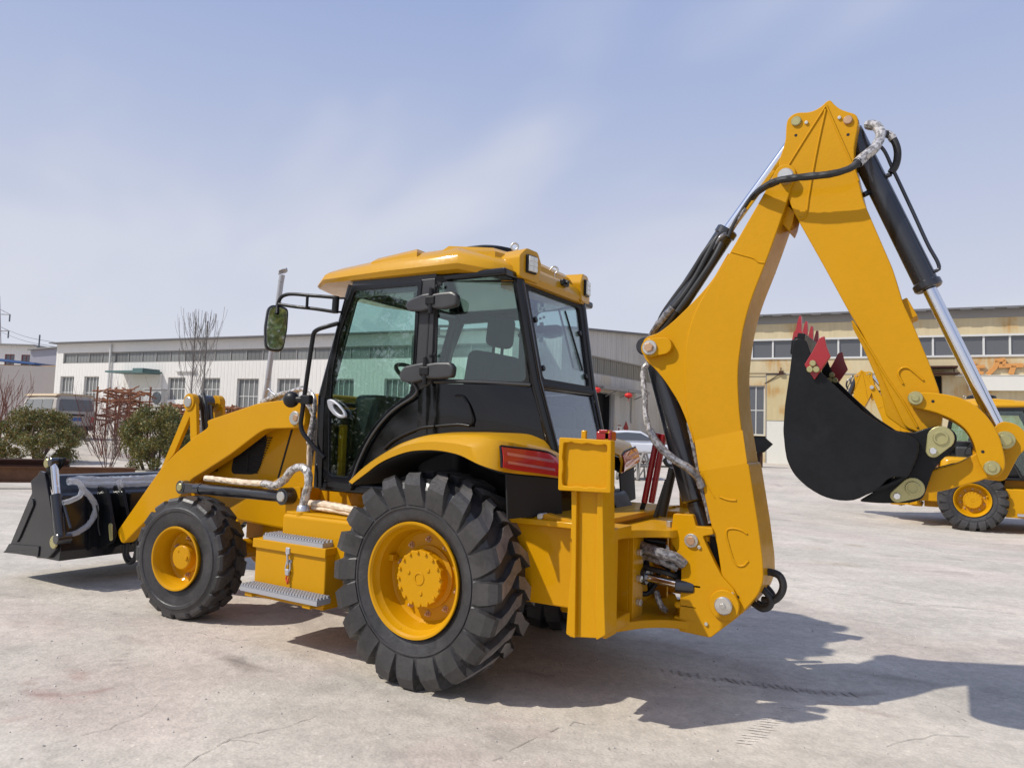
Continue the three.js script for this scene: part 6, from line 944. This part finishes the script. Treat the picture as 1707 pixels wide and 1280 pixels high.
// leafy trees left of the photographer, mirrored in the cab glass and the wing mirror
for (const [x, z, h, seed, label] of [[-15, 15, 6.5, 801, 'leafy green tree mirrored in the cab door glass, nearest to the machine'],[-19.5, 11.5, 7.2, 802, 'leafy green tree mirrored in the cab door glass, with the widest crown at its left'],[-11, 19.5, 6.6, 803, 'leafy green tree mirrored in the cab door glass, at the right of the row'],[-23.5, 8.5, 7, 804, 'leafy green tree mirrored in the cab door glass, at the left end of the row'],[-17.5, 19, 7.6, 805, 'leafy green tree mirrored in the cab door glass, tallest in the middle of the row'],[-7, 22.5, 6.4, 806, 'leafy green tree mirrored in the cab door glass, at the right end of the row'],[-26, 14, 7.8, 807, 'leafy green tree mirrored in the cab door glass, behind the row'], [11.5, 3.4, 6.4, 811, 'leafy green tree mirrored in the wing mirror, nearer of two'], [15, 6.2, 7.4, 812, 'leafy green tree mirrored in the wing mirror, farther of two']]) {
  const t = thing('leafy_tree', label, 'tree', [x, 0, z], 0);
  part('trunk', [rod([0, -0.1, 0], [0.1, h * 0.5, 0], 0.17, 0.11, 9), ...branches(seed, { stems: 5, base: 0.05, lean: 0.8, len: h * 0.32, rad: 0.06, depth: 1, kids: [3, 4], from: 0.4, spread: 0.6, up: 0.3, sh: 0.6, wob: 0.3 }).map((g) => g.translate(0.05, h * 0.38, 0))], bark, t);
  const R = rng(seed), lumps = Array.from({ length: 44 }, () => { const a = R() * 6.28, d = Math.sqrt(R()), u = R(); return [Math.cos(a) * d * 2.0 * Math.sin(0.4 + 2.4 * u), h * (0.06 + 0.90 * u), Math.sin(a) * d * 2.0 * Math.sin(0.4 + 2.4 * u), 0.4 + 0.35 * R()]; });
  crownLeaves(t, 7000, 0.22, seed, (r) => { const l = lumps[Math.floor(r() * 44)], a = r() * 6.28, b = Math.acos(2 * r() - 1), d = l[3] * Math.pow(r(), 0.4); return [l[0] + d * Math.sin(b) * Math.cos(a), l[1] + d * Math.cos(b), l[2] + d * Math.sin(b) * Math.sin(a)]; }, (r) => { const k = 0.6 + 0.8 * r(); return r() < 0.4 ? [0.20 * k, 0.20 * k, 0.04 * k] : [0.09 * k, 0.14 * k, 0.03 * k]; });
}

// cars
function carBody(o, L, W, prof, glassProf, mats, wheels) {
  part('body', prof, mats.body, o);
  for (const [x, r] of wheels) for (const s of [1, -1]) { const w = part('wheel', [new THREE.TorusGeometry(r * 0.76, r * 0.26, 10, 26).translate(x, r, s * (W / 2 - 0.09)), disc(x, r, s * (W / 2 - 0.12) - 0.04, s * (W / 2 - 0.12) + 0.04, r * 0.7, 20)], M.plastic, o); part('rim', [disc(x, r, s * (W / 2 - 0.07) - 0.03, s * (W / 2 - 0.07) + 0.03, r * 0.6, 20), ...[0, 1, 2, 3, 4].map((k) => box(-0.03, 0.03, 0.05, r * 0.58, -0.04, 0.04, 0.004).rotateZ(k * 1.257).translate(x, r, s * (W / 2 - 0.06)))], M.silver, w); }
}
{
  // white sedan, its tail towards the viewer
  const p = [[-8.576,0.824,-23.751]][0], o = thing('white_sedan', 'white sedan parked in front of the grey hall behind the machine', 'car', [p[0], gh(p[0], p[2]), p[2]], 0.75);
  const white = PH({ color: rgb(0.76, 0.77, 0.79), roughness: 0.35, clearcoat: 1, clearcoatRoughness: 0.05 });
  const sec = [[-2.28, 0.62, 0.70, 0.98], [-2.25, 0.35, 0.78, 1.04], [-1.6, 0.28, 0.85, 1.06], [-0.8, 0.25, 0.88, 0.98], [0.6, 0.25, 0.88, 0.96], [1.3, 0.28, 0.86, 0.92], [2.0, 0.32, 0.80, 0.80], [2.28, 0.42, 0.68, 0.66]];
  const ringOf = ([x, y0, w, y1]) => [[x, y0, -w * 0.9], [x, y0 + 0.12, -w], [x, (y0 + y1) / 2 + 0.08, -w], [x, y1 - 0.06, -w * 0.95], [x, y1, -w * 0.82], [x, y1, w * 0.82], [x, y1 - 0.06, w * 0.95], [x, (y0 + y1) / 2 + 0.08, w], [x, y0 + 0.12, w], [x, y0, w * 0.9]];
  const cab2 = [[-1.95, 1.03, 0.70, 1.05], [-1.15, 1.0, 0.72, 1.40], [-0.5, 0.98, 0.72, 1.46], [0.2, 0.96, 0.72, 1.44], [0.95, 0.95, 0.74, 0.99]];
  const cabRing = ([x, y0, w, y1]) => { const t = (y1 - y0) * 0.35; return [[x, y0, -w], [x, y1 - 0.04, -w + t], [x, y1, -w + t + 0.06], [x, y1, w - t - 0.06], [x, y1 - 0.04, w - t], [x, y0, w]]; };
  carBody(o, 4.6, 1.76, [loft(sec.map(ringOf)), loft(cab2.map(cabRing))], null, { body: white }, [[-1.42, 0.32], [1.38, 0.32]]);
  const gm = B.pane;
  for (const s of [1, -1]) part('side_window', [plate([[-1.45, 1.06], [-1.05, 1.34], [-0.45, 1.39], [0.15, 1.37], [0.70, 1.06]], -0.01, 0.01, { r: 0.04, b: 0.003 }).rotateX(-0.38 * 1).translate(0, 0.085, 0.255).translate(0, 0, 0.86 - 0.0)].map((g) => (s > 0 ? g : mir(g))), gm, o);
  part('rear_window', [plate([[-0.60, 0.0], [0.60, 0.0], [0.48, 0.72], [-0.48, 0.72]], -0.012, 0.012, { r: 0.05 }).rotateX(-1.12).rotateY(-Math.PI / 2).translate(-1.90, 1.085, 0)], gm, o);
  for (const s of [1, -1]) part('tail_light', [box(-2.30, -2.18, 0.78, 0.93, s * 0.42, s * 0.77, 0.04)], M.lens, o);
  part('number_plate', [box(-2.305, -2.28, 0.74, 0.86, -0.22, 0.22, 0.005)], B.blue, o);
  part('bumper', [box(-2.34, -2.1, 0.36, 0.56, -0.75, 0.75, 0.06)], white, o);
}
{
  // old beige minibus behind the left bush
  const p = [[-32.359,0.33,-12.745]][0], o = thing('beige_minibus', 'old dusty beige minibus parked behind the left bush', 'van', [p[0], gh(p[0], p[2]), p[2]], -0.10);
  const body = S({ color: rgb(0.42, 0.39, 0.35), map: T.grime, roughness: 0.6, roughnessMap: T.rough }), bodyRoof = S({ color: rgb(0.50, 0.38, 0.24), map: T.grime, roughness: 0.7 });
  // local x forward (to the left of the picture), tail at x = +2.1 turned to the viewer
  const secs = [[-2.2, 0.55, 0.74, 1.15], [-2.05, 0.40, 0.80, 1.45], [-1.4, 0.36, 0.84, 1.92], [0, 0.36, 0.84, 1.97], [1.7, 0.36, 0.84, 1.95], [2.02, 0.38, 0.83, 1.88], [2.14, 0.42, 0.82, 1.25], [2.16, 0.5, 0.78, 0.7]];
  const rg = ([x, y0, w, y1]) => [[x, y0, -w * 0.95], [x, y0 + 0.1, -w], [x, lerp(y0, y1, 0.55), -w], [x, y1 - 0.16, -w * 0.92], [x, y1, -w * 0.72], [x, y1, w * 0.72], [x, y1 - 0.16, w * 0.92], [x, lerp(y0, y1, 0.55), w], [x, y0 + 0.1, w], [x, y0, w * 0.95]];
  carBody(o, 4.3, 1.68, [loft(secs.map(rg))], null, { body }, [[-1.35, 0.31], [1.25, 0.31]]);
  part('roof', [loft([[0.80, 1.90], [0.74, 1.97], [0.60, 2.01]].map(([w, y]) => [[-1.55, y, -w], [-1.55, y, w], [2.0, y - 0.03, w], [2.0, y - 0.03, -w]])) ], bodyRoof, o);
  part('rear_window', [plate([[-0.70, 0], [0.70, 0], [0.64, 0.52], [-0.64, 0.52]], -0.02, 0.02, { r: 0.08 }).rotateX(-0.13).rotateY(Math.PI / 2).translate(2.125, 1.22, 0)], B.pane, o);
  for (const [a, b] of [[-1.25, -0.45], [-0.38, 0.62], [0.70, 1.75]]) for (const s of [1, -1]) part('side_window', [plate(rect(a, b, 1.25, 1.74), -0.012, 0.012, { r: 0.07 }).rotateX(-0.10).translate(0, 0.0, 0.965)].map((g) => (s > 0 ? g : mir(g))), B.paneGrey, o);
  part('windscreen', [plate([[-0.66, 0], [0.66, 0], [0.60, 0.6], [-0.60, 0.6]], -0.012, 0.012, { r: 0.06 }).rotateX(-0.85).rotateY(-Math.PI / 2).translate(-2.02, 1.38, 0)], B.pane, o);
  part('bumper', [box(2.10, 2.26, 0.40, 0.58, -0.80, 0.80, 0.04)], M.plastic, o);
  part('number_plate', [box(2.165, 2.185, 0.80, 0.95, -0.22, 0.22, 0.004)], B.blue, o);
  part('grab_rail', [box(2.14, 2.18, 1.02, 1.10, -0.35, 0.35, 0.015)], M.plastic, o);
  for (const s of [1, -1]) part('tail_light', [box(2.12, 2.18, 0.75, 1.0, s * 0.62, s * 0.76, 0.02)], M.lens, o);
}
// long steel beams behind the front bucket
{
  const A = [[-16.437,0.099,-1.946]][0], Bp = [[-13.658,0.312,-5.395]][0], L = Math.hypot(Bp[0] - A[0], Bp[2] - A[2]), an = -Math.atan2(Bp[2] - A[2], Bp[0] - A[0]);
  const I = (h, w, y, L0, L1, dz) => [flat(L0, L1, y, y + 0.03, dz - w / 2, dz + w / 2), flat(L0, L1, y + h - 0.03, y + h, dz - w / 2, dz + w / 2), flat(L0, L1, y + 0.03, y + h - 0.03, dz - 0.012, dz + 0.012)];
  const o1 = thing('steel_beam', 'long rusty brown steel beam lying behind the front bucket', 'steel beam', [A[0], 0, A[2]], an);
  part('beam', I(0.36, 0.22, 0.14, 0, L, 0), B.beam, o1); part('support_block', [flat(1.2, 1.5, 0, 0.14, -0.2, 0.2), flat(L - 1.6, L - 1.3, 0, 0.14, -0.2, 0.2)], B.brown, o1);
  const Cq = [[-13.97,0.382,-3.905]][0], L2 = Math.hypot(Cq[0] - A[0], Cq[2] - A[2]);
  one('steel_channel', [I(0.16, 0.26, 0, 0, L2 * 0.97, 0).map((g) => g.rotateY(an).translate(A[0], 0.505, A[2]))], B.brown, 'dark steel channel lying on top of the brown beam at the left edge', 'steel channel');
}
// rusty frames in front of the white hall
function rack(name, label, p, w, d, h, seed, turn) {
  const r = rng(seed), o = thing(name, label, 'scrap frame', [p[0], gh(p[0], p[2]), p[2]], turn), g = [], bar = (a, b, t = 0.035) => g.push(rod(a, b, t, t, 5));
  for (const x of [-w / 2, -w / 6, w / 6, w / 2]) for (const z of [-d / 2, d / 2]) { const lean = (r() - 0.5) * 0.2; bar([x, -0.1, z], [x + lean, h * (0.8 + 0.25 * r()), z], 0.04); }
  for (const y of [0.45, 0.7, 0.88]) for (const z of [-d / 2, d / 2]) bar([-w / 2 - 0.3 * r(), h * y, z], [w / 2 + 0.3 * r(), h * (y + 0.08 * (r() - 0.5)), z]);
  part('frame', g, B.rust, o);
  const k = []; for (let i = 0; i < 90; i++) { const x = (r() - 0.5) * w, y = h * (0.3 + 0.62 * r()), z = (r() - 0.5) * d, l = 0.4 + 0.8 * r(), a = (r() - 0.5) * 0.9; k.push(rod([x - l / 2, y - a * l / 2, z], [x + l / 2, y + a * l / 2, z + (r() - 0.5) * 0.4], 0.02 + 0.03 * r(), 0.03, 5)); }
  part('scrap_bars', k, B.rust, o);
}
rack('rusty_frame', 'tangle of rusty steel frames in front of the white hall', [[-29.728,0.7,-14.326]][0], 1.8, 1.2, 2.5, 901, 0.3);
rack('rusty_frame', 'low pile of rusty steel parts right of the air conditioner', [[-29.161,0.886,-17.01]][0], 1.6, 1.0, 1.9, 902, 0.2);
rack('rusty_frame', 'rusty steel frame seen behind the yellow loader arm bracket', [[-27.419,0.95,-18.072]][0], 1.8, 1.0, 1.9, 903, 0.2);
// outdoor unit of an air conditioner
{
  const o = thing('air_conditioner', 'white air conditioner outdoor unit at the wall of the white hall, behind the right bush', 'air conditioner', [[-33.072,2.868,-17.977]][0], TURN);
  part('case', [box(-0.62, 0.66, -0.46, 0.46, -0.2, 0.2, 0.03), box(-0.66, 0.70, 0.46, 0.50, -0.24, 0.26, 0.01), box(-0.60, -0.10, -0.40, 0.40, 0.2, 0.21, 0.004)], S({ color: rgb(0.50, 0.50, 0.48), map: T.grime, roughness: 0.6 }), o);
  part('fan_grille', [ring(0.34, 0.02, 0.19, 0.215, 0.0, 0.33), ...[0.1, 0.2, 0.29].map((r) => ring(0.34, 0.02, 0.21, 0.228, r - 0.012, r)), ...[0, 1, 2, 3].map((k) => box(-0.33, 0.33, -0.01, 0.01, 0, 0.012, 0.002).rotateZ(k * 0.785).translate(0.34, 0.02, 0.215))], B.frameDark, o);
  part('bracket', [flat(-0.5, -0.44, -0.52, -0.46, -0.7, 0.2), flat(0.44, 0.5, -0.52, -0.46, -0.7, 0.2), flat(-0.5, -0.44, -2.3, -0.52, -0.1, -0.04), flat(0.44, 0.5, -2.3, -0.52, -0.1, -0.04)], B.frameDark, o);
}
// grey steel frames in front of the white car
{
  const r = rng(33);
  for (const [i, px] of [[-6.803,0.424,-18.992],[-6.555,0.412,-19.145],[-6.306,0.421,-19.297]].entries()) {
    const o = thing('steel_trestle', ['grey welded steel trestle before the white sedan, left one of three', 'grey welded steel trestle before the white sedan, middle one of three', 'grey welded steel trestle before the white sedan, right one of three'][i], 'trestle', [px[0], gh(px[0], px[2]), px[2]], 0.3 + i * 0.25, 'grey steel trestles before the white sedan');
    const g = [], st = S({ color: rgb(0.20, 0.19, 0.17), map: T.rust, roughness: 0.8 });
    for (const z of [-0.3, 0.3]) { const P = [[-0.36, 0.02, z], [-0.30, 0.55, z], [-0.18, 0.92, z], [0.2, 0.95, z], [0.34, 0.5, z], [0.38, 0.02, z]]; for (let k = 0; k + 1 < P.length; k++) g.push(rod(P[k], P[k + 1], 0.035, 0.035, 6)); g.push(rod([-0.3, 0.5, z], [0.33, 0.52, z], 0.03, 0.03, 6), rod([-0.36, 0.05, z], [0.2, 0.93, z], 0.025, 0.025, 6)); }
    for (const q of [[-0.3, 0.55], [0.2, 0.95], [0.38, 0.04], [-0.36, 0.04]]) g.push(rod([q[0], q[1], -0.32], [q[0], q[1], 0.32], 0.03, 0.03, 6));
    part('frame', g, new THREE.MeshStandardMaterial({ color: rgb(0.34, 0.32, 0.29), roughness: 0.7, metalness: 0.2 }), o); part('cross_plate', [flat(-0.28, 0.26, 0.60, 0.64, -0.28, 0.28)], st, o);
  }
}
// black hopper by the wall, seen past the boom
{
  const p = [[-4.689,1.455,-29.608]][0], o = thing('black_bucket', 'black steel bucket standing by the wall right of the boom', 'bucket', [p[0], p[1] - 0.35, p[2]], 0.5);
  part('shell', [plate([[-0.55, 0], [0.10, 0], [0.5, 0.38], [0.12, 0.70], [-0.55, 0.70]], -0.35, 0.35, { r: 0.03, b: 0.02 })], M.bucketBlack, o);
  part('rim', [box(-0.57, 0.16, 0.68, 0.74, -0.38, 0.38, 0.01)], M.bucketBlack, o);
  part('stand', [flat(-0.5, -0.4, -1.1, 0.0, -0.3, 0.3), flat(-0.05, 0.05, -1.1, 0.0, -0.3, 0.3)], B.brown, o);
}
renderer.render(scene, camera);
